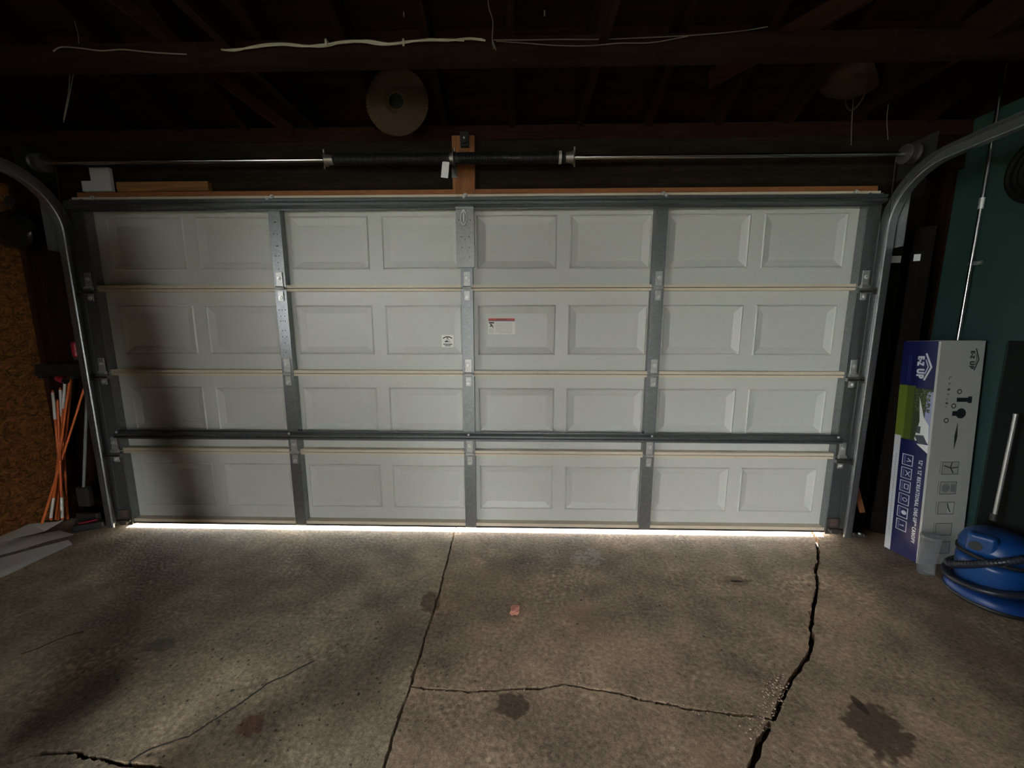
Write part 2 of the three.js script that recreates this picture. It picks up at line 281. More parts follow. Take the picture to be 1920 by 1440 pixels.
// roof: rafters and deck boards rising from the front plate
const roof = struct('ceiling', 'dark open rafters under roof deck boards above the garage door', 'ceiling');
const SL = 0.42, ZR = 2.6, roofY = (z) => 2.56 + (z <= ZR ? (z + 0.06) : (2 * ZR - z + 0.06)) * SL, th = Math.atan(SL);
for (let x = -2.97; x < XR; x += 0.406) {
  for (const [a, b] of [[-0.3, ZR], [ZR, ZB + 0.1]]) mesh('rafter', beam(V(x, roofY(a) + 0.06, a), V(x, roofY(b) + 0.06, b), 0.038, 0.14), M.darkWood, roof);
}
{
  const bw = 0.184, step = bw * Math.cos(th), mats = [M.darkWood, M.redWood, M.darkWood, M.redWood];
  for (let z = -0.4, i = 0; z < ZR; z += step, i++) {
    const zc = z + step / 2, g = metric(new THREE.BoxGeometry(XR - XL + 0.3, 0.02, bw - 0.004), 'x', [rr(0, 3), rr(0, 3)]);
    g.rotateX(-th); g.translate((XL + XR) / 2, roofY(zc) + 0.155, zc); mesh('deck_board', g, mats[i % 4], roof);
  }
  for (let z = ZR, i = 0; z < ZB + 0.2; z += step, i++) {
    const zc = z + step / 2, g = metric(new THREE.BoxGeometry(XR - XL + 0.3, 0.02, bw - 0.004), 'x', [rr(0, 3), rr(0, 3)]);
    g.rotateX(th); g.translate((XL + XR) / 2, roofY(zc) + 0.155, zc); mesh('deck_board', g, mats[i % 4], roof);
  }
  const gable = (x0, x1) => { const s = new THREE.Shape([[-0.4, 2.4], [ZB + 0.2, 2.4], [ZB + 0.2, roofY(ZB + 0.2) + 0.16], [ZR, roofY(ZR) + 0.16], [-0.4, roofY(-0.4) + 0.16]].map((p) => new THREE.Vector2(...p))); const g = new THREE.ExtrudeGeometry(s, { depth: x1 - x0, bevelEnabled: false }); g.rotateY(-Math.PI / 2); g.translate(x1, 0, 0); return g; };
  mesh('gable_board', metric(gable(XL - 0.16, XL - 0.121), 'z'), M.darkWood, roof);
  mesh('gable_board', metric(gable(XR + 0.121, XR + 0.16), 'z'), M.darkWood, roof);
  mesh('soffit_board', span(XL - 0.16, XR + 0.16, 2.3, 2.75, -0.44, -0.4), M.darkWood, roof);
  mesh('soffit_board', span(XL - 0.16, XR + 0.16, 2.28, 2.3, -0.44, -0.2), M.darkWood, roof);
  for (const s of [-1, 1]) { const L = 3.6 / Math.cos(th), g = metric(new THREE.BoxGeometry(XR - XL + 0.6, 0.03, L), 'x'), zc = s < 0 ? ZR - 1.75 : ZR + 1.75; g.rotateX(s * th); g.translate((XL + XR) / 2, roofY(zc) + 0.215, zc); mesh('roof_covering', g, M.black, roof); }
}
const tieY = 2.50;
mesh('tie_beam', span(XL, XR, tieY, tieY + 0.1, 0.56, 0.6), M.darkWood, roof);
for (const x of [-2.57, -0.94, 0.68, 2.3]) mesh('ceiling_joist', span(x - 0.02, x + 0.02, 2.56, 2.7, -0.2, ZB), M.darkWood, roof);
mesh('diagonal_brace', beam(V(...(() => { const p = onZ(548, 248, 0.02); return [p[0], p[1], 0.02]; })()), V(...(() => { const p = onZ(190, -25, 0.62); return [p[0], p[1], 0.62]; })()), 0.02, 0.06), M.brace, roof);
mesh('diagonal_brace', beam(V(...(() => { const p = onZ(1330, 150, 0.1); return [p[0], p[1], 0.1]; })()), V(...(() => { const p = onZ(1640, -25, 0.62); return [p[0], p[1], 0.62]; })()), 0.02, 0.09), M.brace, roof);
for (const [u, v] of [[497, 36], [757, 23], [1021, 21], [1152, 20]]) { const d = ray(u, v); let t = 0.5; while (CAM[1] + d.y * t < roofY(CAM[2] + d.z * t) + 0.14 && t < 6) t += 0.004; const p = V(CAM[0] + d.x * t, CAM[1] + d.y * t, CAM[2] + d.z * t); mesh('nail', rod(p.clone().add(V(0, 0.03, 0)), p.clone().add(V(0, -0.02, 0)), 0.0035, 8, 0.003), M.chrome, roof); }
// outside: driveway before the door, ground round the garage
const yard = struct('ground', 'grey ground around the garage', 'ground');
mesh('driveway', span(-6, 6, FLOOR - 0.15, FLOOR - 0.012, -12, ZF), std({ color: lin(0.5, 0.49, 0.46), roughness: 0.9 }), yard);
mesh('yard_strip', span(-14, XL - 0.18, FLOOR - 0.3, FLOOR - 0.1, -0.3, 14), std({ color: lin(0.07, 0.09, 0.045), roughness: 1 }), yard);
mesh('yard_strip', span(XL - 0.17, 10, FLOOR - 0.3, FLOOR - 0.1, ZB + 0.13, 18), std({ color: lin(0.07, 0.09, 0.045), roughness: 1 }), yard);
// ------------------------------------------------------------------ the garage door
const door = struct('door_1', 'closed white four section steel garage door with raised panels', 'garage door');
const J = [0.0, 0.5185, 1.0525, 1.593, 2.153], ST = [-1.18, 0, 1.18], HW = 2.40;
const COLS = [-4, -3, -2, -1, 0, 1, 2, 3].map((k) => { const bay = Math.floor(k / 2), q = k - 2 * bay; return bay * 1.18 + (q ? 0.885 : 0.305); });
const PW = 0.5, ROWP = [[0.115, 0.43], [0.665, 0.965], [1.182, 1.502], [1.722, 2.047]];
function ringPanel(w, h, rings) {                                     // nested rectangles, each an inset and a depth; the last is filled
  const P = [], add = (a, b, c) => P.push(...a, ...b, ...c), R = rings.map(([i, z]) => [[-w / 2 + i, -h / 2 + i, z], [w / 2 - i, -h / 2 + i, z], [w / 2 - i, h / 2 - i, z], [-w / 2 + i, h / 2 - i, z]]);
  for (let r = 0; r < R.length - 1; r++) for (let k = 0; k < 4; k++) { const a = R[r][k], b = R[r][(k + 1) % 4], c = R[r + 1][(k + 1) % 4], d = R[r + 1][k]; add(a, b, c); add(a, c, d); }
  const q = R[R.length - 1]; add(q[0], q[1], q[2]); add(q[0], q[2], q[3]);
  const g = new THREE.BufferGeometry(); g.setAttribute('position', new THREE.Float32BufferAttribute(P, 3)); g.computeVertexNormals();
  return metric(g, 'x');
}
const lineX = (profile, x0, x1) => {                                  // profile of [z, y] points drawn along x, 2 mm sheet
  const s = new THREE.Shape(profile.map(([z, y]) => new THREE.Vector2(z, y))), g = new THREE.ExtrudeGeometry(s, { depth: x1 - x0, bevelEnabled: false });
  g.rotateY(Math.PI / 2); g.scale(1, 1, -1); g.translate(x0, 0, 0);
  const ix = g.attributes.position; for (let i = 0; i < ix.count; i += 3) for (const k of ['position', 'normal', 'uv']) { const a = g.attributes[k], n = a.itemSize; for (let c = 0; c < n; c++) { const t = a.array[(i + 1) * n + c]; a.array[(i + 1) * n + c] = a.array[(i + 2) * n + c]; a.array[(i + 2) * n + c] = t; } }
  g.computeVertexNormals();
  return metric(g, 'x', [rr(0, 2), rr(0, 2)]);
};
const stileU = (w, h, d) => merge([rbox(w, h, 0.004, 0.0012, 0, 0, -0.002), box(0.003, h, d, -w / 2 + 0.0015, 0, -d / 2 - 0.003), box(0.003, h, d, w / 2 - 0.0015, 0, -d / 2 - 0.003)]);
const sections = [];
for (let r = 0; r < 4; r++) {
  const y0 = J[r] + (r ? 0.012 : 0.0), y1 = J[r + 1] + (r < 3 ? 0.010 : 0), sec = new THREE.Group(); sec.name = 'section'; door.add(sec); sections.push(sec);
  const s = new THREE.Shape([[-2.44, y0 + 0.001], [2.44, y0 + 0.001], [2.44, y1 - 0.001], [-2.44, y1 - 0.001]].map((p) => new THREE.Vector2(...p)));
  const [p0, p1] = ROWP[r];
  for (const cx of COLS) { const h = new THREE.Path(); h.moveTo(cx - PW / 2, p0); h.lineTo(cx - PW / 2, p1); h.lineTo(cx + PW / 2, p1); h.lineTo(cx + PW / 2, p0); h.closePath(); s.holes.push(h); }
  const g = metric(new THREE.ExtrudeGeometry(s, { depth: 0.003, bevelEnabled: false }), 'x', [r * 0.7, r * 0.31]); g.translate(0, 0, -0.053);
  mesh('skin', g, M.door, sec);
  const pg = ringPanel(PW, p1 - p0, [[0, -0.003], [0.0, 0.0], [0.007, 0.0055], [0.014, 0.0], [0.05, -0.010], [0.052, -0.0105]]);
  for (const cx of COLS) { const m = mesh('raised_panel', pg, M.door, sec); m.position.set(cx, (p0 + p1) / 2, -0.05); }
  // folded lips along the top and bottom edges
  if (r) mesh('bottom_lip', span(-HW, HW, J[r] + 0.0125, J[r] + 0.031, -0.05, -0.001), M.lip, sec);
  if (r < 3) mesh('top_lip', span(-HW, HW, J[r + 1] - 0.007, J[r + 1] + 0.0085, -0.05, -0.002), M.lip, sec);
  else mesh('top_lip', span(-2.44, 2.44, 2.140, 2.153, -0.05, 0.004), M.lip, sec);
  if (!r) { mesh('bottom_lip', span(-HW, HW, 0.012, 0.034, -0.05, -0.001), M.lip, sec); mesh('weather_seal', span(-2.42, 2.42, 0.001, 0.0115, -0.05, 0.002), M.rubber, sec); }
  if (r < 3) mesh('tongue', span(-2.44, 2.44, J[r + 1] + 0.002, J[r + 1] + 0.022, -0.06, -0.0535), M.door, sec);
  // stiles
  const h = y1 - y0 - (r === 3 ? 0.012 : 0.004), yc = (y0 + y1) / 2 - (r === 3 ? 0.004 : 0);
  for (const x of ST) { const m = mesh('stile', stileU(0.074, h, 0.045), M.galv, sec); m.position.set(x - 0.004, yc, 0.0035); }
  for (const q of [-1, 1]) { const m = mesh('end_stile', merge([box(0.088, h, 0.004, 0, 0, -0.002), box(0.003, h, 0.045, -q * 0.0425, 0, -0.0265), box(0.012, h, 0.006, -q * 0.036, 0, 0.002), box(0.003, h, 0.05, q * 0.042, 0, -0.028)]), M.galv, sec); m.position.set(q * 2.416, yc, 0.0035); }
}
// punched holes in the left stile
{
  const holes = []; for (const [y, n, dx] of [[2.0, 3, 0], [1.93, 2, 0.022], [1.86, 3, 0], [1.80, 2, 0.02], [1.76, 1, 0], [1.72, 1, 0], [1.69, 1, 0], [1.47, 3, 0.02], [1.43, 2, 0.024], [1.40, 3, 0.014], [1.34, 2, 0.02], [1.30, 2, 0.024], [1.26, 1, 0], [1.2, 1, 0], [1.16, 1, 0]]) for (let k = 0; k < n; k++) { const g = new THREE.CylinderGeometry(0.0032, 0.0032, 0.0016, 8); g.rotateX(Math.PI / 2); g.translate(-1.184 + (n > 1 ? (k - (n - 1) / 2) * dx : 0) + (dx ? 0 : k * 0.004), y, 0.0042); holes.push(g); }
  const o = mesh('punched_hole', holes, M.black, door); o.userData.kind = 'stuff';
}
// hinges between the sections, rollers at the ends
const hingeG = merge([rbox(0.042, 0.085, 0.005, 0.002, 0, 0.058, 0.0085), rbox(0.036, 0.06, 0.005, 0.002, 0, -0.045, 0.0085), (() => { const g = new THREE.CylinderGeometry(0.0085, 0.0085, 0.05, 12); g.rotateZ(Math.PI / 2); g.translate(0, 0.004, 0.014); return g; })(), rbox(0.05, 0.024, 0.012, 0.003, 0, 0.004, 0.008)]);
const boltG = merge([(() => { const g = new THREE.CylinderGeometry(0.011, 0.013, 0.006, 14); g.rotateX(Math.PI / 2); return g; })(), (() => { const g = new THREE.CylinderGeometry(0.0065, 0.0075, 0.009, 6); g.rotateX(Math.PI / 2); g.translate(0, 0, 0.006); return g; })()]);
for (let r = 1; r < 4; r++) {
  for (const x of [...ST, -2.416, 2.416]) {
    const h = mesh('hinge', hingeG, M.steelHinge ??= std({ color: lin(0.66, 0.66, 0.63), roughness: 0.38, metalness: 0.6, map: galv }), door);
    h.position.set(x + (Math.abs(x) > 2 ? 0 : -0.002), J[r] + 0.008, 0);
    for (const dy of [0.062, -0.055]) mesh('bolt', boltG, M.chrome, h).position.set(0, dy, 0.0135);
  }
  for (const s of [-1, 1]) {
    const g = mesh('roller', merge([rod(V(s * 2.37, J[r] - 0.016, 0.032), V(s * 2.475, J[r] - 0.016, 0.032), 0.0055), rod(V(s * 2.468, J[r] - 0.016, 0.032), V(s * 2.488, J[r] - 0.016, 0.032), 0.02, 16)]), M.iron, door); g.name = 'roller';
    mesh('roller_bracket', span(Math.min(s * 2.375, s * 2.455), Math.max(s * 2.375, s * 2.455), J[r] - 0.026, J[r] - 0.006, 0.005, 0.026), M.galv, door);
  }
}
// struts: hat shaped bars across the top and above the lowest joint
const hat = (y0, y1, d) => [[0, y0], [0.002, y0], [0.002, y0 + 0.008], [d - 0.01, y0 + 0.012], [d, y0 + 0.016], [d, (y0 + y1) / 2 - 0.005], [d - 0.006, (y0 + y1) / 2], [d, (y0 + y1) / 2 + 0.005], [d, y1 - 0.016], [d - 0.01, y1 - 0.012], [0.002, y1 - 0.008], [0.002, y1], [0, y1]];
{ const s = mesh('strut', lineX(hat(2.066, 2.134, 0.05), -2.44, 2.44), M.strut = std({ color: lin(0.19, 0.205, 0.21), roughness: 0.42, metalness: 0.75, map: galv }), door); s.position.z = 0.0075; }
{ const s = mesh('strut', lineX(hat(0.616, 0.678, 0.04), -2.37, 2.38), M.strut, door); s.position.z = 0.0075; }
for (const x of [...ST, -2.3, 2.3]) mesh('bolt', boltG, M.chrome, door).position.set(x - 0.004, 2.1475, 0.008);
for (const x of [...ST, -2.34, 2.35]) { const b = mesh('bolt', boltG, M.chrome, door); b.position.set(x - 0.004, 0.672, 0.05); b.scale.setScalar(0.6); }
for (const x of ST) { const b = mesh('bolt', boltG, M.chrome, door); b.position.set(x - 0.004, 2.12, 0.062); b.scale.setScalar(0.7); }
// lock plate on the middle stile
{
  const p = mesh('lock_plate', [rbox(0.108, 0.345, 0.006, 0.002, 0, 0, 0), box(0.108, 0.02, 0.02, 0, 0.176, 0.005), box(0.003, 0.345, 0.02, -0.054, 0, -0.008), box(0.003, 0.345, 0.02, 0.054, 0, -0.008)], M.plate = std({ color: lin(0.5, 0.5, 0.47), roughness: 0.4, metalness: 0.8, map: galv }), door);
  p.position.set(-0.008, 1.898, 0.0115);
  const ov = new THREE.TorusGeometry(0.028, 0.0055, 10, 28); ov.scale(0.62, 1.45, 1); mesh('escutcheon', [ov, rbox(0.012, 0.062, 0.018, 0.005, 0, 0, 0.004)], M.chrome, p).position.set(-0.006, 0.118, 0.006);
  const dots = []; for (const [x, y] of [[-0.036, 0.105], [0.034, 0.105], [-0.022, 0.008], [0.026, 0.008], [0.0, -0.006], [-0.02, -0.055], [0.026, -0.055], [0.026, -0.11]]) { const g = new THREE.CylinderGeometry(0.0032, 0.0032, 0.002, 8); g.rotateX(Math.PI / 2); g.translate(x, y, 0.0035); dots.push(g); }
  mesh('punched_hole', dots, M.black, p);
}
// corner brackets at the foot, with a faded label
for (const s of [-1, 1]) { const b = mesh('corner_bracket', [rbox(0.09, 0.11, 0.006, 0.002, 0, 0.05, 0), rbox(0.05, 0.02, 0.03, 0.003, 0, 0.02, 0.012), rod(V(-0.04, 0.035, 0.02), V(0.05, 0.035, 0.02), 0.006)], M.iron, door); b.position.set(s * 2.416, 0.0, 0.011); mesh('faded_label', box(0.05, 0.05, 0.0012, 0, 0.078, 0.0042), std({ color: lin(0.13, 0.085, 0.07), roughness: 0.8 }), b); }
// stickers on the second section from the top
{
  const sec = sections[2];
  const warn = canvasTex(512, 320, (c, w, h) => {
    c.fillStyle = '#e9e8df'; c.fillRect(0, 0, w, h);
    c.fillStyle = '#b8483c'; c.fillRect(6, 8, w - 12, 44); c.fillStyle = '#5a5b86'; c.fillRect(6, 52, w - 12, 12);
    c.fillStyle = '#3a1410'; c.font = 'bold 38px sans-serif'; c.textAlign = 'center'; c.fillText('WARNING', w / 2, 44);
    c.fillStyle = '#16120f'; c.fillRect(18, 82, 96, 26);
    c.beginPath(); c.moveTo(34, 118); c.lineTo(62, 112); c.lineTo(84, 140); c.lineTo(104, 186); c.lineTo(92, 190); c.lineTo(70, 160); c.lineTo(48, 176); c.lineTo(30, 168); c.lineTo(52, 146); c.closePath(); c.fill();
    c.strokeStyle = '#8d8b84'; c.lineWidth = 3; for (let y = 210; y < 300; y += 14) { c.beginPath(); c.moveTo(20, y); c.lineTo(112 - (y % 4) * 6, y); c.stroke(); }
    c.strokeStyle = '#a9a59b'; c.lineWidth = 4; for (let y = 92; y < 280; y += 17) { c.beginPath(); c.moveTo(145, y); c.lineTo(w - 24 - (y * 7) % 60, y); c.stroke(); }
    c.strokeStyle = '#77746c'; c.beginPath(); c.moveTo(210, 302); c.quadraticCurveTo(320, 272, 430, 302); c.stroke();
  });
  const ladder = canvasTex(256, 256, (c, w) => {
    c.fillStyle = '#efefe8'; c.fillRect(0, 0, w, w); c.strokeStyle = '#222'; c.fillStyle = '#222';
    c.lineWidth = 20; c.beginPath(); c.arc(128, 190, 150, Math.PI * 1.28, Math.PI * 1.72); c.stroke();
    c.lineWidth = 7; c.beginPath(); c.moveTo(124, 46); c.lineTo(84, 164); c.moveTo(124, 46); c.lineTo(192, 166); c.moveTo(124, 46); c.lineTo(128, 150); c.stroke();
    c.beginPath(); c.moveTo(62, 130); c.lineTo(112, 118); c.lineTo(168, 150); c.lineTo(70, 148); c.closePath(); c.fill();
    c.fillStyle = '#4c4c48'; c.fillRect(34, 186, 190, 20); c.fillRect(66, 218, 126, 16);
  });
  const put = (u0, v0, u1, v1, t, label) => { const a = onZ(u0, v1, -0.052), b = onZ(u1, v0, -0.052), w = b[0] - a[0], h = b[1] - a[1], g = new THREE.BoxGeometry(w, h, 0.0008); const m = mesh('sticker', g, std({ map: t, roughness: 0.5 }), sec); m.position.set((a[0] + b[0]) / 2, (a[1] + b[1]) / 2, -0.0594); m.userData.label = label; return m; };
  put(915, 596, 966, 627, warn, 'white warning sticker with a red heading');
  put(828, 628, 850, 651, ladder, 'small white sticker with a black emblem');
}
// ------------------------------------------------------------------ door hardware
function trackPath() {                                               // [y, z] points with the way they run
  const p = [], R = 0.34, y0 = 1.93; for (let y = 0.0; y < y0; y += 0.2) p.push([y, 0]); for (let a = 0; a <= 16; a++) { const t = a / 16 * Math.PI / 2; p.push([y0 + R * Math.sin(t), R * (1 - Math.cos(t))]); }
  for (let z = 0.5; z < 2.9; z += 0.4) p.push([y0 + R + 0.01 * z, z]); return p;
}
function sweep(path, prof) {                                         // prof: closed list of [x, n], n points away from the curve's centre side
  const P = [], N = path.length; const ring = path.map(([y, z], i) => { const a = path[Math.max(0, i - 1)], b = path[Math.min(N - 1, i + 1)], l = Math.hypot(b[0] - a[0], b[1] - a[1]), ty = (b[0] - a[0]) / l, tz = (b[1] - a[1]) / l; return prof.map(([x, n]) => [x, y - tz * n, z + ty * n]); });
  for (let i = 0; i < N - 1; i++) for (let k = 0; k < prof.length; k++) { const q = (k + 1) % prof.length, a = ring[i][k], b = ring[i][q], c = ring[i + 1][q], d = ring[i + 1][k]; P.push(...a, ...b, ...c, ...a, ...c, ...d); }
  const g = new THREE.BufferGeometry(); g.setAttribute('position', new THREE.Float32BufferAttribute(P, 3)); g.computeVertexNormals(); return metric(g, 'y');
}
for (const s of [-1, 1]) {
  const t = thing('door_track', s < 0 ? 'curved galvanised door track beside the orange markers' : 'curved galvanised door track beside the tall blue box', 'track');
  // open towards the door: web outside, two lips with rolled rims
  const prof = [[0.046, 0.002], [0.052, 0.002], [0.052, 0.062], [0.046, 0.066], [0.008, 0.066], [0.003, 0.062], [0.003, 0.054], [0.006, 0.054], [0.008, 0.061], [0.045, 0.061], [0.048, 0.058], [0.048, 0.008], [0.045, 0.005], [0.008, 0.005], [0.008, 0.002]].map(([x, n]) => [s * (2.452 + x), n]);
  mesh('rail', sweep(trackPath(), s > 0 ? prof : prof.slice().reverse()), M.galv, t);
  for (const y of [0.12, 0.75, 1.35, 1.86]) { mesh('bracket', merge([span(Math.min(s * 2.504, s * 2.55), Math.max(s * 2.504, s * 2.55), y, y + 0.07, -0.055, -0.05), span(Math.min(s * 2.504, s * 2.508), Math.max(s * 2.504, s * 2.508), y, y + 0.07, -0.052, 0.05)]), M.galv, t); }
  mesh('flag_bracket', merge([span(Math.min(s * 2.505, s * 2.508), Math.max(s * 2.505, s * 2.508), 1.82, 2.12, -0.05, 0.12), span(Math.min(s * 2.505, s * 2.56), Math.max(s * 2.505, s * 2.56), 1.82, 2.1, -0.054, -0.05)]), M.galv, t);
  for (const y of [1.88, 1.98]) { const g = new THREE.CylinderGeometry(0.008, 0.009, 0.006, 8); g.rotateZ(Math.PI / 2); g.translate(s * 2.498, y, 0.035); mesh('track_bolt', g, M.chrome, t); }
  mesh('hanger', merge([span(s * 2.51 - 0.015, s * 2.51 + 0.015, 2.3, 3.1, 1.6, 1.604)]), M.galv, t);
}
// torsion tube with two springs
const TY = 2.32, TZ = 0.085;
const shaft = thing('torsion_shaft', 'steel torsion shaft with black coil springs above the white door', 'shaft');
mesh('tube', rod(V(-2.66, TY, TZ), V(2.66, TY, TZ), 0.0128, 20), M.steel, shaft);
const coil = (x0, x1) => { const n = Math.round((x1 - x0) / 0.0074), pts = []; for (let i = 0; i <= n * 12; i++) { const a = i / 12 * 2 * Math.PI; pts.push(V(x0 + (x1 - x0) * i / (n * 12), TY + 0.029 * Math.cos(a), TZ + 0.029 * Math.sin(a))); } return new THREE.TubeGeometry(new THREE.CatmullRomCurve3(pts), n * 12, 0.0036, 5); };
const cone = (x, s, m, nm) => { const g = new THREE.LatheGeometry([[0.013, 0], [0.036, 0], [0.036, 0.008], [0.03, 0.012], [0.027, 0.05], [0.0135, 0.055]].map((p) => new THREE.Vector2(...p)), 20); g.rotateZ(-s * Math.PI / 2); g.translate(x, TY, TZ); const ears = [0, 1].map((k) => { const e = rod(V(x - s * 0.002, TY, TZ), V(x - s * 0.002, TY + 0.052 * (k ? -1 : 1), TZ + 0.012), 0.0055, 8); return e; }); mesh(nm, [g, ...ears], m, shaft); };
M.cast = std({ color: lin(0.34, 0.30, 0.27), roughness: 0.45, metalness: 0.8 });
for (const [x0, x1] of [[-0.75, -0.075], [-0.03, 0.585]]) mesh('coil_spring', coil(x0, x1), M.spring, shaft);
cone(-0.802, 1, M.cast, 'winding_cone'); cone(0.632, -1, M.cast, 'winding_cone'); cone(-0.052, -1, M.cast, 'anchor_cone'); cone(-0.05, 1, M.spring, 'anchor_cone');
mesh('paint_band', rod(V(0.545, TY, TZ), V(0.56, TY, TZ), 0.0335, 20), M.paintBand = std({ color: lin(0.55, 0.52, 0.48), roughness: 0.7 }), shaft);
{ const s = new THREE.Shape([[0.0, -0.06], [0.06, -0.06], [0.125, -0.025], [0.125, 0.025], [0.06, 0.06], [0, 0.06]].map((p) => new THREE.Vector2(...p))), g = new THREE.ExtrudeGeometry(s, { depth: 0.005, bevelEnabled: false }); g.rotateY(-Math.PI / 2); g.translate(-0.052, TY, -0.028); mesh('anchor_bracket', [metric(g, 'y'), box(0.035, 0.13, 0.005, -0.07, TY, -0.024)], M.galv, shaft); }
for (const s of [-1, 1]) {
  const d = new THREE.LatheGeometry([[0.013, 0], [0.05, 0], [0.05, 0.006], [0.042, 0.01], [0.045, 0.018], [0.042, 0.026], [0.045, 0.034], [0.042, 0.042], [0.05, 0.048], [0.05, 0.056], [0.013, 0.06]].map((p) => new THREE.Vector2(...p)), 24); d.rotateZ(-Math.PI / 2); d.translate(s > 0 ? 2.47 : -2.53, TY, TZ); mesh('cable_drum', d, M.iron, shaft);
  mesh('end_bearing_plate', [span(Math.min(s * 2.575, s * 2.579), Math.max(s * 2.575, s * 2.579), TY - 0.09, TY + 0.09, -0.055, 0.15), span(Math.min(s * 2.575, s * 2.64), Math.max(s * 2.575, s * 2.64), TY - 0.09, TY + 0.09, -0.059, -0.055)], M.iron2 ??= std({ color: lin(0.05, 0.048, 0.045), roughness: 0.6, metalness: 0.5 }), shaft);
  mesh('lift_cable', tubeAlong([V(s * 2.468, TY, TZ - 0.045), V(s * 2.463, 1.2, 0.072), V(s * 2.46, 0.05, 0.07)], 0.0016, 8, 5), M.iron, shaft);
}
{ // spring pad and what hangs there
  const b = tag(mesh('spring_pad', rbox(0.137, 0.335, 0.032, 0.003, -0.016, 2.327, -0.044), M.orangeWood), 'short upright orange wood board behind the torsion springs', 'board');
  const k = thing('mounting_bracket', 'black metal bracket screwed to the upright orange board', 'bracket', [-0.004, 2.462, -0.012]);
  mesh('plate', [rbox(0.052, 0.08, 0.03, 0.004, 0, 0, 0), rbox(0.03, 0.02, 0.03, 0.004, 0, -0.02, 0.02)], M.black, k); mesh('screw', (() => { const g = new THREE.CylinderGeometry(0.006, 0.006, 0.006, 10); g.rotateX(Math.PI / 2); g.translate(-0.002, 0.004, 0.017); return g; })(), M.chrome, k);
  const g = new THREE.BoxGeometry(0.042, 0.082, 0.0012, 3, 5, 1), p = g.attributes.position; for (let i = 0; i < p.count; i++) p.setZ(i, p.getZ(i) + 0.006 * Math.sin(p.getY(i) * 40) + 0.1 * p.getX(i)); g.computeVertexNormals();
  const tg = thing('hang_tag', 'small white paper tag hanging from the torsion springs', 'tag', [-0.104, 2.255, 0.10]); tg.rotation.z = -0.16; mesh('paper', g, M.whitePaper, tg); mesh('string', tubeAlong([V(0.004, 0.038, 0), V(0.03, 0.07, -0.005), V(0.045, 0.085, -0.01)], 0.001, 6, 5), M.cable, tg);
}
// wood trim over the door, scraps lying on it
{
  const t = mesh('trim_1', span(-2.44, 2.45, 2.135, 2.192, -0.0595, -0.03), M.orangeWood); tag(t, 'long orange wood strip along the top of the garage door', 'trim'); t.userData.kind = 'structure';
  const a = onZ(218, 347, -0.02), b = onZ(392, 364, -0.02);
  tag(mesh('wood_block', rbox(b[0] - a[0], 0.055, 0.035, 0.002, (a[0] + b[0]) / 2, 2.192 + 0.0285, -0.036), M.blockWood = std({ color: lin(0.42, 0.21, 0.07), roughness: 0.75, map: grain })), 'short brown wood block lying on the strip above the door', 'wood block');
  tag(mesh('foam_scrap', (() => { const s = new THREE.Shape([[0, 0], [0.185, 0], [0.185, 0.135], [0.06, 0.135], [0.062, 0.06], [0.0, 0.058]].map((p) => new THREE.Vector2(...p))); const g = new THREE.ExtrudeGeometry(s, { depth: 0.02, bevelEnabled: false }); const c = onZ(157, 366, -0.01); g.translate(c[0], 2.1925, -0.028); return metric(g, 'x'); })(), std({ color: lin(0.55, 0.57, 0.55), roughness: 0.9 })), 'notched pale grey board scrap standing above the door corner', 'board scrap');
}
// ------------------------------------------------------------------ wires and things under the roof
const atZ = (u, v, z) => { const p = onZ(u, v, z); return V(p[0], p[1], z); };
const CZ = 0.615;                                                    // just in front of the tie beam
function cable(name, label, lines, r, cat = 'cable', m = r < 0.003 ? M.wire : M.cable) {
  const t = thing(name, label, cat);
  for (const pts of lines) mesh('strand', tubeAlong(pts.map(([u, v, z = CZ]) => atZ(u, v, z)), r, pts.length * 8, 6), m, t);
  return t;
}
const bundle = cable('cable_bundle', 'pale twisted cable bundle stapled along the tie beam above the door', [
  [[415, 93], [440, 95], [470, 88], [500, 83], [540, 82], [575, 86], [605, 85], [640, 78], [690, 77], [720, 82], [760, 79], [800, 76], [840, 76], [880, 72], [905, 74]],
  [[425, 94], [460, 91], [500, 86], [545, 84], [580, 87], [610, 87], [640, 80], [680, 79], [715, 84], [755, 81], [800, 74], [845, 75], [880, 73], [910, 76]],
  [[470, 90], [520, 84], [570, 87], [600, 84], [650, 80], [690, 76], [730, 82], [770, 77], [830, 74], [870, 76]]], 0.0036);
for (const u of [612, 757]) { const p = atZ(u, 81, CZ); mesh('staple', [span(p.x - 0.004, p.x + 0.004, p.y - 0.014, p.y + 0.014, p.z + 0.003, p.z + 0.007), span(p.x - 0.004, p.x + 0.004, p.y + 0.011, p.y + 0.014, 0.6, p.z + 0.007)], M.cable, bundle); }
cable('thin_cable', 'two thin cables sagging along the tie beam toward the green wall', [
  [[925, 75], [980, 75], [1050, 74], [1120, 74], [1200, 71], [1300, 66], [1390, 58], [1440, 50]],
  [[930, 77], [985, 81], [1040, 85], [1100, 86], [1160, 81], [1220, 80], [1290, 68]]], 0.0017);
cable('short_cable', 'short pale cable running left of the brace toward the strand board wall', [[[100, 96], [112, 89], [145, 90], [190, 95], [230, 93], [270, 97], [310, 100], [350, 102]]], 0.0028);
cable('hanging_wire', 'thin pale wire hanging down by the door track above strand board', [[[140, 40, 0.5], [147, 70, 0.5], [146, 95, 0.5], [133, 125, 0.5], [129, 170, 0.5], [119, 225, 0.5]], [[146, 95, 0.5], [124, 210, 0.5], [119, 230, 0.5]]], 0.0016);
cable('hanging_wire', 'thin wire with frayed ends hanging before the tie beam', [[[914, -10], [917, 15], [924, 40], [923, 75], [926, 92]], [[923, 75], [930, 94]]], 0.0022);
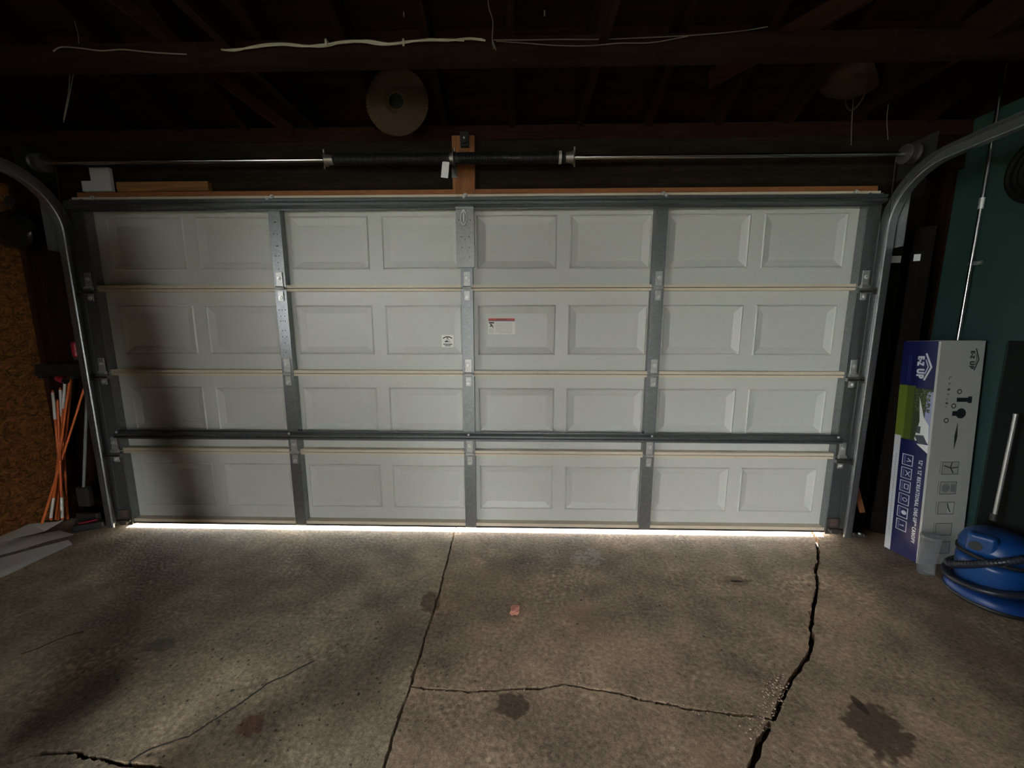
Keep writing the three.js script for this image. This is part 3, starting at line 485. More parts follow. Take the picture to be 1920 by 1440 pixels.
cable('pull_string', 'thin string hanging from the brown bundle to the torsion shaft', [[[1605, 158, 0.02], [1600, 190, 0.02], [1597, 230, 0.02], [1596, 272, 0.02]]], 0.0018);
cable('pull_string', 'thin string dropping beside the brown bundle near the curved track', [[[1673, 45, 0.05], [1668, 120, 0.05], [1666, 190, 0.05], [1663, 225, 0.05], [1665, 262, 0.05]]], 0.0018);
{ // round woven straw mat with a dark hole, hung before the plate
  const c = atZ(745, 192, 0.14), t = thing('straw_mat', 'round woven straw mat with a dark round hole above the springs', 'mat', [c.x, c.y, c.z]);
  const straw = std({ color: lin(0.055, 0.029, 0.013), roughness: 0.9 }), g = new THREE.LatheGeometry([[0.044, 0.0], [0.05, 0.016], [0.075, 0.02], [0.12, 0.014], [0.172, 0.004], [0.172, 0.0], [0.1, 0.002], [0.044, 0.0]].map((p) => new THREE.Vector2(...p)), 48); g.rotateX(Math.PI / 2);
  mesh('woven_disc', g, straw, t); const rim = new THREE.TorusGeometry(0.046, 0.007, 8, 36); rim.translate(0, 0, 0.012); mesh('hole_rim', rim, M.strawRim = std({ color: lin(0.08, 0.043, 0.019), roughness: 0.9 }), t);
  const spokes = []; for (let k = 0; k < 72; k++) { const a = k / 72 * 2 * Math.PI; spokes.push(rod(V(0.05 * Math.cos(a), 0.05 * Math.sin(a), 0.02), V(0.176 * Math.cos(a + 0.05), 0.176 * Math.sin(a + 0.05), 0.006), 0.0016, 5)); }
  const s = mesh('straw_rib', spokes, M.strawRim, t); s.userData.kind = 'stuff';
  const back = new THREE.CylinderGeometry(0.046, 0.046, 0.003, 28); back.rotateX(Math.PI / 2); back.translate(0, 0, -0.001); mesh('dark_backing', back, M.black, t);
}
{ // brown bundle on the plate at the right
  const c = atZ(1600, 175, -0.02), g = new THREE.SphereGeometry(1, 32, 20), p = g.attributes.position;
  for (let i = 0; i < p.count; i++) { const x = p.getX(i), y = p.getY(i), z = p.getZ(i), n = 1 + 0.22 * fbm(x * 2, y * 2, z * 2, 3); p.setXYZ(i, x * 0.135 * n, (y > 0 ? y * 0.15 * (1 - 0.35 * Math.abs(x - 0.1)) : y * 0.06) * n - 0.02 * x, z * 0.1 * n); } g.computeVertexNormals();
  const t = thing('burlap_bundle', 'lumpy brown burlap bundle slung between rafters near the green wall', 'bundle', [2.105, 2.675, 0.1]); mesh('sacking', g, M.sack = std({ color: lin(0.05, 0.023, 0.011), roughness: 1 }), t);
  mesh('tie', (() => { const q = new THREE.TorusGeometry(0.13, 0.005, 6, 30); q.scale(0.6, 1, 1); q.rotateY(Math.PI / 2); q.translate(0.05, 0.0, 0); return q; })(), M.sack, t);
}

// ------------------------------------------------------------------ right side: conduit, box, planks, vacuum
{
  const X = XR - 0.022, Z = 0.075, t = thing('conduit', 'shiny vertical metal conduit on the dark green wall', 'conduit', [X, 0, Z]);
  mesh('pipe', rod(V(0, 0.3, 0), V(0, 3.3, 0), 0.0095, 14), M.steel, t);
  for (const y of [2.06]) mesh('coupling', rod(V(0, y - 0.03, 0), V(0, y + 0.03, 0), 0.0125, 14), M.chrome, t);
  for (const y of [1.73, 2.45]) { mesh('strap', [span(-0.003, 0.021, y - 0.01, y + 0.01, -0.014, 0.014), span(0.017, 0.021, y - 0.01, y + 0.01, 0.0, 0.04)], M.galv, t); mesh('screw', (() => { const g = new THREE.SphereGeometry(0.005, 8, 6); g.translate(0.015, y, 0.028); return g; })(), M.chrome, t); }
}
for (const [u0, u1, v, vt, zz, tw, label] of [[1662, 1693, 487, 452, -0.05, 0.0, 'dark plank with a small white label standing beside the door track'], [1722, 1752, 483, 425, -0.06, 0.12, 'dark plank with a pale label standing beside the green wall']]) {
  const a = atZ(u0, vt, zz), b = atZ(u1, vt, zz), w = b.x - a.x, h = a.y - FLOOR;
  const t = thing('dark_plank', label, 'plank', [(a.x + b.x) / 2 + (tw ? -0.005 : 0.0), FLOOR, zz]); t.rotation.y = tw ? -0.5 : -0.1; 
  mesh('board', rbox(w, h, 0.022, 0.002, 0, h / 2, 0), M.plank ??= dull({ color: lin(0.012, 0.010, 0.008), roughness: 0.6, map: grain }), t);
  const y = onZ(u0, v, zz)[1] - FLOOR; mesh('paper_label', box(tw ? 0.03 : 0.055, 0.04, 0.0012, tw ? -0.02 : 0.012, y, 0.0118), M.whitePaper, t);
}
{ // tall canopy carton, leaning slightly back
  const W = 0.205, D = 0.252, H = 1.31, t = thing('canopy_box', 'tall blue and grey canopy carton standing beside the green wall', 'box', [2.683, FLOOR + 0.011, 0.315]);
  const yaw = 0.05;                              // the blue face runs from the near corner back to the left
  t.rotation.order = 'YXZ'; 
  const navy = '#141c4e', white = '#c9ccd0';
  const roofLogo = (c, x, y, s, col) => { c.save(); c.translate(x, y); c.rotate(Math.PI / 2); c.fillStyle = c.strokeStyle = col; c.font = `bold ${Math.round(58 * s)}px sans-serif`; c.textAlign = 'center'; c.textBaseline = 'alphabetic'; c.lineWidth = 5 * s; c.fillText('E-Z', -50 * s, 26 * s); c.strokeText('E-Z', -50 * s, 26 * s); c.font = `bold ${Math.round(66 * s)}px sans-serif`; c.fillText('UP', 58 * s, 26 * s); c.strokeText('UP', 58 * s, 26 * s); c.lineWidth = 13 * s; c.lineJoin = 'miter'; c.beginPath(); c.moveTo(-112 * s, -26 * s); c.lineTo(0, -66 * s); c.lineTo(112 * s, -26 * s); c.stroke(); c.lineWidth = 7 * s; c.beginPath(); c.moveTo(-60 * s, -27 * s); c.lineTo(0, -46 * s); c.lineTo(60 * s, -27 * s); c.stroke(); c.restore(); };
  const blue = canvasTex(256, 1890, (c, w, h) => {
    c.fillStyle = navy; c.fillRect(0, 0, w, h);
    roofLogo(c, 140, 215, 1.0, '#d9dde2');
    c.fillStyle = '#39427a'; c.fillRect(50, 120, 6, 220); c.fillRect(64, 120, 6, 220);
    // printed photograph of a white canopy on a lawn
    c.fillStyle = '#6a7a2c'; c.fillRect(0, 380, 118, 480); c.fillStyle = '#4c5a22'; c.fillRect(60, 380, 58, 480); c.fillStyle = '#39412a'; c.fillRect(112, 400, 144, 450); c.fillStyle = '#9aa2c8'; c.fillRect(196, 420, 60, 420);
    for (let i = 0; i < 240; i++) { c.fillStyle = ['#4f5a38', '#2b3322', '#6b7448'][i % 3]; const q = 118 + rnd() * 100, y = 400 + rnd() * 190; c.fillRect(q, y, 8, 8); }
    c.fillStyle = '#e4e6e6'; c.beginPath(); c.moveTo(150, 470); c.lineTo(192, 640); c.lineTo(228, 700); c.lineTo(236, 860); c.lineTo(196, 800); c.lineTo(150, 850); c.lineTo(140, 830); c.lineTo(165, 680); c.closePath(); c.fill();
    c.fillStyle = '#4a5058'; c.fillRect(150, 720, 26, 60); c.beginPath(); c.moveTo(136, 800); c.lineTo(200, 790); c.lineTo(228, 850); c.lineTo(180, 880); c.closePath(); c.fill();
    c.fillStyle = '#e4e6e6'; c.beginPath(); c.moveTo(150, 872); c.lineTo(256, 860); c.lineTo(256, 960); c.closePath(); c.fill();
    c.fillStyle = navy; c.beginPath(); c.moveTo(0, 850); c.lineTo(130, 850); c.lineTo(256, 950); c.lineTo(256, h); c.lineTo(0, h); c.closePath(); c.fill();
    c.fillStyle = white; c.fillRect(0, 830, 46, h - 830);
    c.fillStyle = '#7c828c'; for (let i = 0; i < 30; i++) c.fillRect(22, 1000 + i * 24, 4, 15);
    c.save(); c.translate(188, 1000); c.rotate(Math.PI / 2); c.fillStyle = '#dfe3e8'; c.font = 'bold 36px sans-serif'; c.textAlign = 'left'; c.fillText("12' x 12' RECREATIONAL ONE-UP\u2122 CANOPY", 0, 0, 760); c.restore();
    c.strokeStyle = '#cfd4dc'; c.fillStyle = '#cfd4dc'; c.lineWidth = 6;
    for (let k = 0; k < 6; k++) { const y = 985 + k * 118; c.strokeRect(74, y, 72, 92); c.fillStyle = '#5a628c'; c.fillRect(84, y + 12, 12, 66); c.fillStyle = '#cfd4dc'; if (k === 5) { c.save(); c.translate(112, y + 46); c.rotate(Math.PI / 2); c.font = 'bold 44px sans-serif'; c.textAlign = 'center'; c.fillText('1', 0, 14); c.restore(); } else if (k === 3) { c.beginPath(); c.arc(118, y + 46, 15, 0, 7); c.stroke(); } else if (k === 2) { c.strokeRect(106, y + 26, 26, 40); } else if (k === 1) { c.beginPath(); c.moveTo(104, y + 22); c.lineTo(136, y + 70); c.moveTo(136, y + 22); c.lineTo(104, y + 70); c.stroke(); } else if (k === 4) { c.beginPath(); c.arc(120, y + 46, 19, 0, 7); c.fill(); } else { c.beginPath(); c.moveTo(104, y + 60); c.lineTo(134, y + 50); c.lineTo(110, y + 30); c.stroke(); } }
  });
  const grey = canvasTex(364, 1890, (c, w, h) => {
    c.fillStyle = '#cbcbc6'; c.fillRect(0, 0, w, h); for (let i = 0; i < 9000; i++) { const k = Math.round(184 + rnd() * 36); c.fillStyle = `rgb(${k},${k},${k - 4})`; c.fillRect(rnd() * w, rnd() * h, 2, 2); }
    roofLogo(c, 272, 150, 0.78, '#1b1d26');
    c.fillStyle = '#3b3d44'; for (const [x, y, a, b] of [[92, 290, 22, 5], [92, 300, 5, 14], [90, 340, 20, 5], [92, 352, 16, 4], [88, 386, 22, 16], [88, 430, 20, 6], [86, 470, 16, 5], [84, 500, 20, 14], [84, 536, 14, 4]]) c.fillRect(x, y, a, b);
    c.strokeStyle = '#20222a'; c.lineWidth = 8; for (const [x, y] of [[192, 412], [156, 530], [106, 650]]) { c.beginPath(); c.arc(x, y, 17, 0, 7); c.stroke(); }
    c.fillStyle = '#23262f'; c.fillRect(176, 462, 128, 34); c.fillRect(270, 452, 34, 54); c.fillRect(150, 572, 40, 40); c.beginPath(); c.arc(224, 592, 42, 0, 7); c.fill();
    c.beginPath(); c.moveTo(206, 660); c.lineTo(216, 790); c.lineTo(196, 900); c.lineTo(190, 780); c.closePath(); c.fill();
    c.strokeStyle = '#55575e'; c.lineWidth = 5; for (const y of [1000, 1170, 1345, 1530, 1690]) { c.fillStyle = '#b9b9b6'; c.fillRect(116, y, 138, 104); c.strokeRect(116, y, 138, 104); c.fillStyle = '#85868a'; c.fillRect(96, y - 10, 5, 110); }
    c.strokeStyle = '#26282e'; c.lineWidth = 9; c.beginPath(); c.moveTo(130, 1030); c.lineTo(190, 1052); c.lineTo(250, 1044); c.moveTo(190, 1052); c.lineTo(214, 1096); c.moveTo(196, 1004); c.lineTo(186, 1052); c.stroke();
    c.fillStyle = '#8c8d90'; c.beginPath(); c.arc(165, 1222, 36, 0, 7); c.fill(); c.fillRect(208, 1190, 40, 66);
    c.fillStyle = '#d4d4d2'; c.fillRect(198, 1352, 54, 90); c.strokeStyle = '#2a2c33'; c.beginPath(); c.moveTo(196, 1356); c.quadraticCurveTo(204, 1400, 226, 1430); c.stroke();
  });
  const side = std({ color: lin(0.36, 0.36, 0.35), roughness: 0.8 });
  const pm = (map) => new THREE.MeshPhysicalMaterial({ map, roughness: 0.38, clearcoat: 0.3, clearcoatRoughness: 0.25 });
  // local axes: +x runs along the grey face, +z out of it; the blue face looks to -x
  const g = new THREE.BoxGeometry(D, H, W); g.translate(D / 2, H / 2, -W / 2);
  const body = mesh('carton', g, [side, pm(blue), side, side, pm(grey), side], t);
  body.material[5] = side;
  t.rotation.set(-0.055, yaw, 0.0);
  mesh('taped_corner', box(0.004, H * 0.995, 0.012, -0.0005, H / 2, -0.007), std({ color: lin(0.5, 0.5, 0.48), roughness: 0.7 }), t);
  mesh('flap_edge', box(D - 0.02, 0.002, W - 0.02, D / 2, H + 0.0012, -W / 2), side, t);
}
{ // blue wet vacuum with its hose, and the wand standing in it
  const B = std({ color: lin(0.0035, 0.047, 0.185), roughness: 0.38 }), B2 = std({ color: lin(0.003, 0.035, 0.16), roughness: 0.45 });
  const t = thing('wet_vacuum', 'blue canister vacuum wrapped in a dark hose before the canopy carton', 'vacuum', [2.764, FLOOR, 0.585]);
  const lathe = (pts, sx = 1, sz = 1) => { const g = new THREE.LatheGeometry(pts.map((p) => new THREE.Vector2(...p)), 40); g.scale(sx, 1, sz); return g; };
  mesh('base', lathe([[0, 0.012], [0.15, 0.012], [0.158, 0.02], [0.156, 0.05], [0.135, 0.075], [0, 0.075]], 0.94, 1.05), B2, t);
  mesh('bumper', (() => { const g = new THREE.TorusGeometry(0.152, 0.012, 8, 48); g.rotateX(Math.PI / 2); g.scale(0.94, 1, 1.05); g.translate(0, 0.016, 0); return g; })(), M.black, t);
  mesh('tank', lathe([[0, 0.075], [0.122, 0.075], [0.132, 0.1], [0.138, 0.2], [0.134, 0.24], [0, 0.245]], 0.94, 1), B, t);
  mesh('seal_band', lathe([[0.12, 0.238], [0.142, 0.24], [0.142, 0.256], [0.12, 0.258]], 0.94, 1), M.black, t);
  mesh('lid', lathe([[0, 0.255], [0.135, 0.255], [0.137, 0.29], [0.12, 0.335], [0.085, 0.365], [0, 0.375]], 0.94, 1), B, t);
  { const p = mesh('motor_housing', (() => { const g = metric(new RoundedBoxGeometry(0.105, 0.11, 0.06, 4, 0.022), 'x'); g.rotateY(-0.91); return g; })(), B, t); p.position.set(-0.108, 0.318, 0.022); mesh('hose_port', (() => { const g = new THREE.CylinderGeometry(0.023, 0.023, 0.014, 24); g.rotateX(Math.PI / 2); g.translate(-0.018, -0.008, 0.028); g.rotateY(-0.91); return g; })(), M.black, p); }
  { const pts = []; for (let i = 0; i <= 60; i++) { const a = i / 60 * Math.PI * 2; pts.push(V(-0.005 + 0.148 * Math.cos(a), 0.235 + 0.115 * Math.sin(a + 0.4) * 0.95, 0.005 + 0.15 * Math.sin(a))); } mesh('hose', [tubeAlong(pts, 0.0165, 90, 10, true), ...Array.from({ length: 80 }, (_, i) => { const c = new THREE.CatmullRomCurve3(pts, true), p = c.getPointAt(i / 80), q = c.getTangentAt(i / 80), g = new THREE.TorusGeometry(0.0168, 0.0022, 5, 12); g.applyQuaternion(new THREE.Quaternion().setFromUnitVectors(V(0, 0, 1), q)); g.translate(p.x, p.y, p.z); return g; })], M.hose = std({ color: lin(0.014, 0.018, 0.03), roughness: 0.4 }), t); }
  { const pts = []; for (let i = 0; i <= 40; i++) { const a = i / 40 * Math.PI * 2; pts.push(V(-0.01 + 0.158 * Math.cos(a), 0.135 + 0.04 * Math.sin(a + 1.2), 0.01 + 0.16 * Math.sin(a))); } mesh('hose', tubeAlong(pts, 0.015, 80, 10, true), M.hose, t); }
  mesh('yellow_tag', box(0.04, 0.03, 0.004, 0.07, 0.30, 0.13), std({ color: lin(0.5, 0.45, 0.18), roughness: 0.7 }), t);
  const clear = new THREE.MeshPhysicalMaterial({ color: lin(0.75, 0.78, 0.8), roughness: 0.12, transmission: 0.9, thickness: 0, ior: 1.4 });
  const cup = thing('clear_tub', 'clear plastic tub between the canopy carton and blue vacuum', 'tub', [2.66, FLOOR, 0.378]);
  mesh('tub_wall', (() => { const g = new THREE.LatheGeometry([[0.0, 0.002], [0.062, 0.002], [0.07, 0.21], [0.074, 0.214]].map((p) => new THREE.Vector2(...p)), 32); g.scale(0.62, 1, 0.62); return g; })(), clear, cup); mesh('tub_lid', (() => { const g = new THREE.CylinderGeometry(0.046, 0.046, 0.014, 32); g.translate(0, 0.222, 0); return g; })(), clear, cup);
  const w = thing('metal_wand', 'straight pale metal tube standing up behind the blue vacuum', 'tube', [2.825, 0.36, 0.50]); mesh('shaft', rod(V(0, 0, 0), V(0.018, 0.56, -0.01), 0.0085, 14), M.wand = std({ color: lin(0.42, 0.42, 0.4), roughness: 0.4, metalness: 0.6 }), w); mesh('collar', rod(V(0, 0, 0), V(0.001, 0.035, 0), 0.016, 14), M.black, w); mesh('end_cap', rod(V(0.018, 0.555, -0.01), V(0.0185, 0.57, -0.0105), 0.0095, 14), M.wand, w);
}
{ // dark leaning sheet and a black coil on the green wall
  const t = thing('black_sheet', 'tall black board leaning on the green wall behind the vacuum', 'board', [XR - 0.002, FLOOR + 0.003, 0.33]); const g = rbox(0.02, 1.32, 0.75, 0.004, -0.012, 0.66, 0.375); mesh('board', g, dull({ color: lin(0.008, 0.010, 0.0095), roughness: 0.7 }), t); t.rotation.z = 0.03; t.position.x = XR - 0.004; t.rotation.z = 0.012;
  mesh('edge_strip', rbox(0.022, 1.31, 0.012, 0.003, -0.012, 0.66, 0.002), dull({ color: lin(0.014, 0.026, 0.022), roughness: 0.6 }), t);
  const k = thing('black_hose_coil', 'round black coil of hose hanging on the green wall', 'hose', [XR - 0.035, 2.16, 0.36]); for (let i = 0; i < 5; i++) { const q = new THREE.TorusGeometry(0.17 - i * 0.028, 0.0135, 8, 44); q.rotateY(Math.PI / 2); q.translate((i % 2) * 0.006, -i * 0.004, 0); mesh('loop', q, M.hoseRubber ??= dull({ color: lin(0.006, 0.006, 0.006), roughness: 0.7 }), k); } mesh('hook', [rod(V(0.03, 0.15, 0), V(-0.03, 0.15, 0), 0.006), rod(V(-0.03, 0.15, 0), V(-0.035, 0.185, 0), 0.006)], M.iron, k);
}
{ // small things on the floor at the foot of the right track
  const p = onFloor(1612, 990), t = thing('metal_scrap', 'small shiny metal fitting on the floor beside the right door track', 'fitting', [2.60, FLOOR, 0.0]);
  mesh('body', [rod(V(-0.03, 0.015, 0), V(0.03, 0.015, 0.01), 0.014, 12), rbox(0.02, 0.03, 0.03, 0.004, 0.03, 0.016, 0.01)], M.iron, t); mesh('cap', (() => { const g = new THREE.SphereGeometry(0.009, 12, 8); g.translate(0.0, 0.026, 0.008); return g; })(), M.chrome, t);
  tag(mesh('wood_stick', beam(atZ(1602, 905, 0.0), atZ(1616, 960, 0.02), 0.018, 0.03), M.orangeWood), 'short reddish stick leaning beside the right door track', 'stick');
}

// ------------------------------------------------------------------ left side: markers, tools, papers
{
  const orange = std({ color: lin(0.75, 0.16, 0.03), roughness: 0.45 }), band = std({ color: lin(0.72, 0.70, 0.66), roughness: 0.5 });
  // foot and top pixels, with the depth of foot and top, and where the white band sits
  const mk = [[96, 975, 128, 704, 0.03, -0.10, ''], [120, 972, 99, 735, 0.06, -0.08, 'top'], [109, 975, 134, 708, 0.035, -0.13, ''], [95, 974, 131, 712, 0.085, -0.04, 'foot'], [127, 974, 113, 730, 0.02, -0.12, 'top'], [105, 974, 122, 714, 0.05, -0.06, 'top'], [117, 974, 108, 752, 0.09, -0.02, 'foot'], [101, 910, 158, 728, 0.06, -0.09, '']];
  mk.forEach(([u0, v0, u1, v1, z0, z1, w], i) => {
    const a = atZ(u0, v0, z0), b = atZ(u1, v1, z1); a.y = Math.max(a.y, FLOOR + 0.02); if (i === 7) { const d = b.clone().sub(a).normalize(); a.addScaledVector(d, -(a.y - 0.05) / d.y * 0.98); }
    const t = thing('driveway_marker', w === 'top' ? 'orange driveway marker rod with a white band at its top, against strand board' : w === 'foot' ? 'orange driveway marker rod with a white band at its foot, against strand board' : i === 7 ? 'orange driveway marker rod leaning across the others toward the door track' : 'plain orange driveway marker rod standing against strand board', 'marker', a.toArray(), i === 7 ? undefined : 'orange driveway markers in the corner');
    const d = b.clone().sub(a), L = d.length(); d.normalize(); const r = 0.0068;
    mesh('rod', rod(V(0, 0, 0), d.clone().multiplyScalar(L), r, 10), orange, t);
    if (w) { const s0 = w === 'top' ? L - 0.19 : 0.012, s1 = w === 'top' ? L - 0.005 : 0.15; mesh('reflective_band', rod(d.clone().multiplyScalar(s0), d.clone().multiplyScalar(s1), r * 1.15, 10), band, t); }
    mesh('tip', rod(d.clone().multiplyScalar(L), d.clone().multiplyScalar(L + 0.012), r, 10, r * 0.4), orange, t);
  });
  const red = std({ color: lin(0.33, 0.012, 0.03), roughness: 0.45 });
  const rk = thing('tool_rack', 'black plastic tool rack bar above the orange markers', 'rack', [-2.79, 1.075, -0.085]);
  mesh('bar', [rbox(0.36, 0.075, 0.035, 0.006, 0, 0, 0.005), rbox(0.34, 0.02, 0.05, 0.004, 0, -0.032, 0.015)], M.black, rk); for (const x of [-0.12, -0.02, 0.1]) mesh('clip', [rbox(0.03, 0.03, 0.04, 0.006, x, -0.045, 0.03)], M.black, rk);
  const grip = (u, v, z, len, lab) => { const p = atZ(u, v, z), t = thing('tool_grip', lab, 'tool handle', p.toArray()); mesh('grip', (() => { const g = new THREE.CapsuleGeometry(0.022, len, 6, 14); return g; })(), red, t); mesh('cap', (() => { const g = new THREE.CylinderGeometry(0.016, 0.02, 0.02, 12); g.translate(0, -len / 2 - 0.02, 0); return g; })(), M.black, t); return t; };
  grip(143, 656, -0.02, 0.07, 'red tool grip rising above the black rack bar'); grip(114, 711, -0.015, 0.02, 'red knob of a tool under the black rack bar').rotation.z = 1.2; 
  const sc = thing('floor_scraper', 'long grey handled scraper with a dark head and red grip beside the left track', 'scraper', [onZ(157, 915, -0.03)[0], FLOOR, -0.03]);
  const top = atZ(164, 716, -0.04).sub(sc.position), low = atZ(157, 914, -0.03).sub(sc.position);
  mesh('handle', rod(low, top, 0.0085, 12), M.handle = std({ color: lin(0.24, 0.26, 0.26), roughness: 0.5 }), sc); mesh('grip', rod(top, top.clone().add(V(0.0, 0.11, 0)), 0.016, 12), red, sc);
  mesh('socket', [rbox(0.085, 0.14, 0.04, 0.01, low.x, low.y - 0.065, low.z), rbox(0.15, 0.06, 0.035, 0.008, low.x, 0.06, low.z)], std({ color: lin(0.03, 0.03, 0.028), roughness: 0.7 }), sc); mesh('blade', box(0.19, 0.05, 0.004, low.x, 0.027, low.z + 0.012), M.iron, sc);
  const sh = thing('red_brush', 'dark brush with a red stripe lying at the foot of the scraper', 'brush', [-2.66, FLOOR, 0.035]); mesh('bristle_block', rbox(0.16, 0.05, 0.05, 0.012, 0, 0.026, 0), M.black, sh); mesh('stripe', rod(V(-0.05, 0.055, 0.0), V(0.05, 0.062, 0.005), 0.006, 8), red, sh); sh.rotation.y = 0.5;
  // dark bag high on the side wall
  const bag = thing('black_bag', 'black plastic bag hanging high beside the strand board', 'bag', [-2.88, 1.97, -0.03]); const g = new THREE.SphereGeometry(1, 28, 20), p = g.attributes.position; for (let i = 0; i < p.count; i++) { const x = p.getX(i), y = p.getY(i), z = p.getZ(i), n = 1 + 0.2 * fbm(x * 2.2, y * 2.2, z * 2.2, 3); p.setXYZ(i, x * 0.13 * n, y * 0.12 * n, z * 0.055 * n); } g.computeVertexNormals(); mesh('body', g, std({ color: lin(0.01, 0.01, 0.011), roughness: 0.25 }), bag); mesh('knot', (() => { const q = new THREE.TorusGeometry(0.025, 0.008, 8, 18); q.translate(0, 0.175, 0); return q; })(), M.black, bag);
  // white sheets lying in the corner
  const sheet = (pts, y, label, curl, mat) => {
    const P = pts.map(([u, v]) => onFloor(u, v, FLOOR + y)), cx = P.reduce((s, q) => s + q[0], 0) / P.length, cz = P.reduce((s, q) => s + q[1], 0) / P.length;
    const t = thing('paper_sheet', label, 'paper sheet', [cx, FLOOR + y, cz], undefined), N = 14, pos = [], top = [];
    const lerp = (a, b, k) => [a[0] + (b[0] - a[0]) * k, a[1] + (b[1] - a[1]) * k];
    const at = (i, j) => { const a = lerp(P[0], P[1], i / N), b = lerp(P[3], P[2], i / N), q = lerp(a, b, j / N), h = 0.0065 * (1 + fbm(q[0] * 7, q[1] * 7, y * 50, 2)) + curl(i / N, j / N); return [q[0] - cx, h, q[1] - cz]; };
    for (const off of [0, -0.003]) for (let i = 0; i < N; i++) for (let j = 0; j < N; j++) { const a = at(i, j), b = at(i + 1, j), c = at(i + 1, j + 1), d = at(i, j + 1); for (const q of off ? [a, b, c, a, c, d] : [a, c, b, a, d, c]) pos.push(q[0], Math.max(0.0002, q[1] + off), q[2]); }
    const g = new THREE.BufferGeometry(); g.setAttribute('position', new THREE.Float32BufferAttribute(pos, 3)); g.computeVertexNormals(); const m = mesh('paper', metric(g, 'x'), mat ?? M.whitePaper, t); return m;
  };
  // corners: far left, far right, near right, near left
  sheet([[-160, 1090], [128, 1014], [136, 1022], [-130, 1145]], 0.001, 'long white sheet on the floor, undermost in the corner stack', (a, b) => 0);
  sheet([[-180, 1050], [112, 996], [140, 1004], [-170, 1092]], 0.012, 'crumpled white sheet lying in the middle of the corner stack', (a, b) => 0.01 * Math.max(0, 0.5 - Math.abs(a - 0.8)) * b);
  sheet([[-200, 1012], [96, 980], [122, 988], [-190, 1062]], 0.03, 'white sheet with a curled corner on top of the corner stack', (a, b) => 0.045 * Math.max(0, a - 0.86) / 0.14 * b);
  tag(mesh('cardboard_flap', (() => { const a = onFloor(60, 985, FLOOR + 0.02); const g = box(0.3, 0.012, 0.12, a[0], FLOOR + 0.0065, a[1] - 0.06); return g; })(), std({ color: lin(0.16, 0.11, 0.075), roughness: 0.9 })), 'flat brown cardboard piece under the orange markers', 'cardboard');
}
{ // litter on the concrete
  const a = onFloor(1381, 1091), leaf = thing('dry_leaf', 'small dark dry leaf lying right of the middle on the concrete', 'leaf', [a[0], FLOOR, a[1]]);
  const s = new THREE.Shape([[-0.035, 0], [-0.02, 0.009], [-0.005, 0.006], [0.008, 0.011], [0.022, 0.006], [0.04, 0.0], [0.02, -0.007], [0.004, -0.005], [-0.012, -0.009]].map((p) => new THREE.Vector2(...p))), g = new THREE.ExtrudeGeometry(s, { depth: 0.0012, bevelEnabled: false, curveSegments: 4 }); g.rotateX(-Math.PI / 2); g.translate(0, 0.003, 0); mesh('blade', g, std({ color: lin(0.035, 0.022, 0.014), roughness: 0.9 }), leaf); mesh('stem', rod(V(0.035, 0.004, 0), V(0.06, 0.002, -0.006), 0.001, 5), M.darkWood, leaf);
  const b = onFloor(965, 1148), chip = thing('pink_scrap', 'small crumpled pink scrap on the concrete between the cracks', 'scrap', [b[0], FLOOR, b[1]]); const q = new THREE.IcosahedronGeometry(0.024, 2), p = q.attributes.position; for (let i = 0; i < p.count; i++) { const n = 0.7 + 0.9 * fbm(p.getX(i) * 45, p.getY(i) * 45, p.getZ(i) * 45, 2) + 0.2; p.setXYZ(i, p.getX(i) * n, p.getY(i) * 0.6 * n + 0.0125, p.getZ(i) * 1.4 * n); } q.computeVertexNormals(); q.rotateY(-0.6); mesh('lump', q, std({ color: lin(0.62, 0.27, 0.2), roughness: 0.9 }), chip);
  mesh('lump', (() => { const e = new THREE.IcosahedronGeometry(0.008, 1); e.scale(1, 0.6, 1.2); e.translate(-0.012, 0.005, 0.018); return e; })(), std({ color: lin(0.5, 0.26, 0.2), roughness: 0.9 }), chip);
}

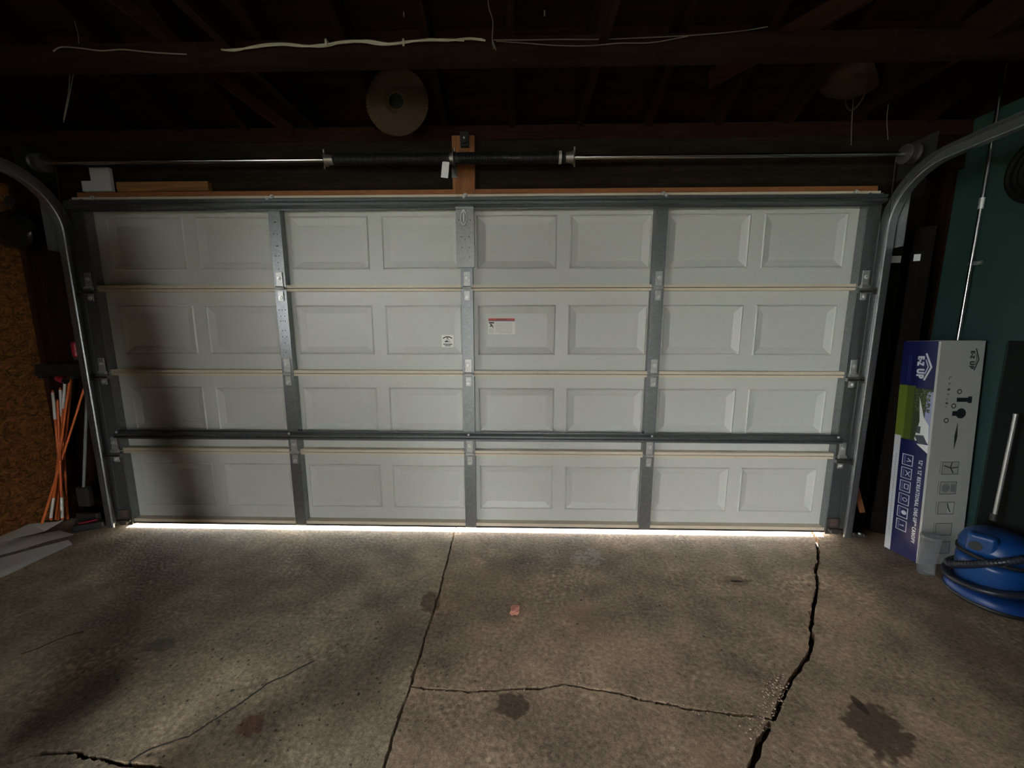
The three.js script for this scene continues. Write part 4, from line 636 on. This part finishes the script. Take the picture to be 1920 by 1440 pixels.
// ------------------------------------------------------------------ unseen objects added beside the camera to shade the corners and cast the band
{
  const cabinet = (label, x0, x1, z0, z1, h, face, mat) => {           // added shade caster in the form of a closed cupboard, doors along x
    const t = thing('added_shade_cabinet', label, 'cabinet', [(x0 + x1) / 2, FLOOR, (z0 + z1) / 2]), w = x1 - x0, d = z1 - z0;
    mesh('carcass', rbox(w - 0.022, h, d, 0.004, -face * 0.011, h / 2, 0), mat, t);
    for (const q of [-1, 1]) { const m = mesh('cabinet_door', rbox(0.02, h - 0.1, d / 2 - 0.01, 0.004, face * (w / 2 - 0.0105), h / 2 + 0.03, q * d / 4), mat, t); mesh('knob', (() => { const g = new THREE.SphereGeometry(0.015, 12, 8); g.translate(face * (w / 2 + 0.01), 1.0, q * 0.05); return g; })(), M.iron, m); }
    return t;
  };
  cabinet('tall dark wooden cabinet shape added out of view to shade the left of the door', XL + 0.08, -2.52, 1.6, 2.4, 2.15, 1, M.darkWood);  // unseen block added to keep side light off the door's left end
  const fz = thing('added_shade_freezer', 'grey freezer shape added out of view to shade the left floor', 'freezer', [-2.235, FLOOR, 2.08]); mesh('cabinet_body', rbox(0.46, 1.2, 0.62, 0.02, 0, 0.6, 0), M.freezer = std({ color: lin(0.3, 0.3, 0.3), roughness: 0.5 }), fz); mesh('freezer_lid', rbox(0.48, 0.09, 0.64, 0.02, 0, 1.247, 0), M.freezer, fz); mesh('lid_handle', rbox(0.02, 0.03, 0.16, 0.006, 0.249, 1.235, 0), M.black, fz);  // added out of view, low enough to shade only the left floor
  cabinet('dark wooden cabinet shape added out of view to shade the right corner', 1.85, XR - 0.01, 1.8, 3.4, 1.8, -1, M.darkWood);  // added out of view to darken the right floor and carton
  const rug = thing('added_shade_rug', 'brown rug roll shape added out of view to cast the shadow band on the left', 'rug', [-1.06, FLOOR, 1.8]); mesh('roll', (() => { const g = new THREE.CylinderGeometry(0.17, 0.105, 1.95, 24); g.translate(0, 0.985, 0); return g; })(), std({ color: lin(0.10, 0.06, 0.04), roughness: 1 }), rug); mesh('binding', (() => { const g = new THREE.TorusGeometry(0.125, 0.008, 6, 24); g.rotateX(Math.PI / 2); g.translate(0, 1.2, 0); return g; })(), M.cable, rug); rug.rotation.z = 0.16;  // unseen caster, widened and tilted to throw the band of shade
}
renderer.render(scene, camera);
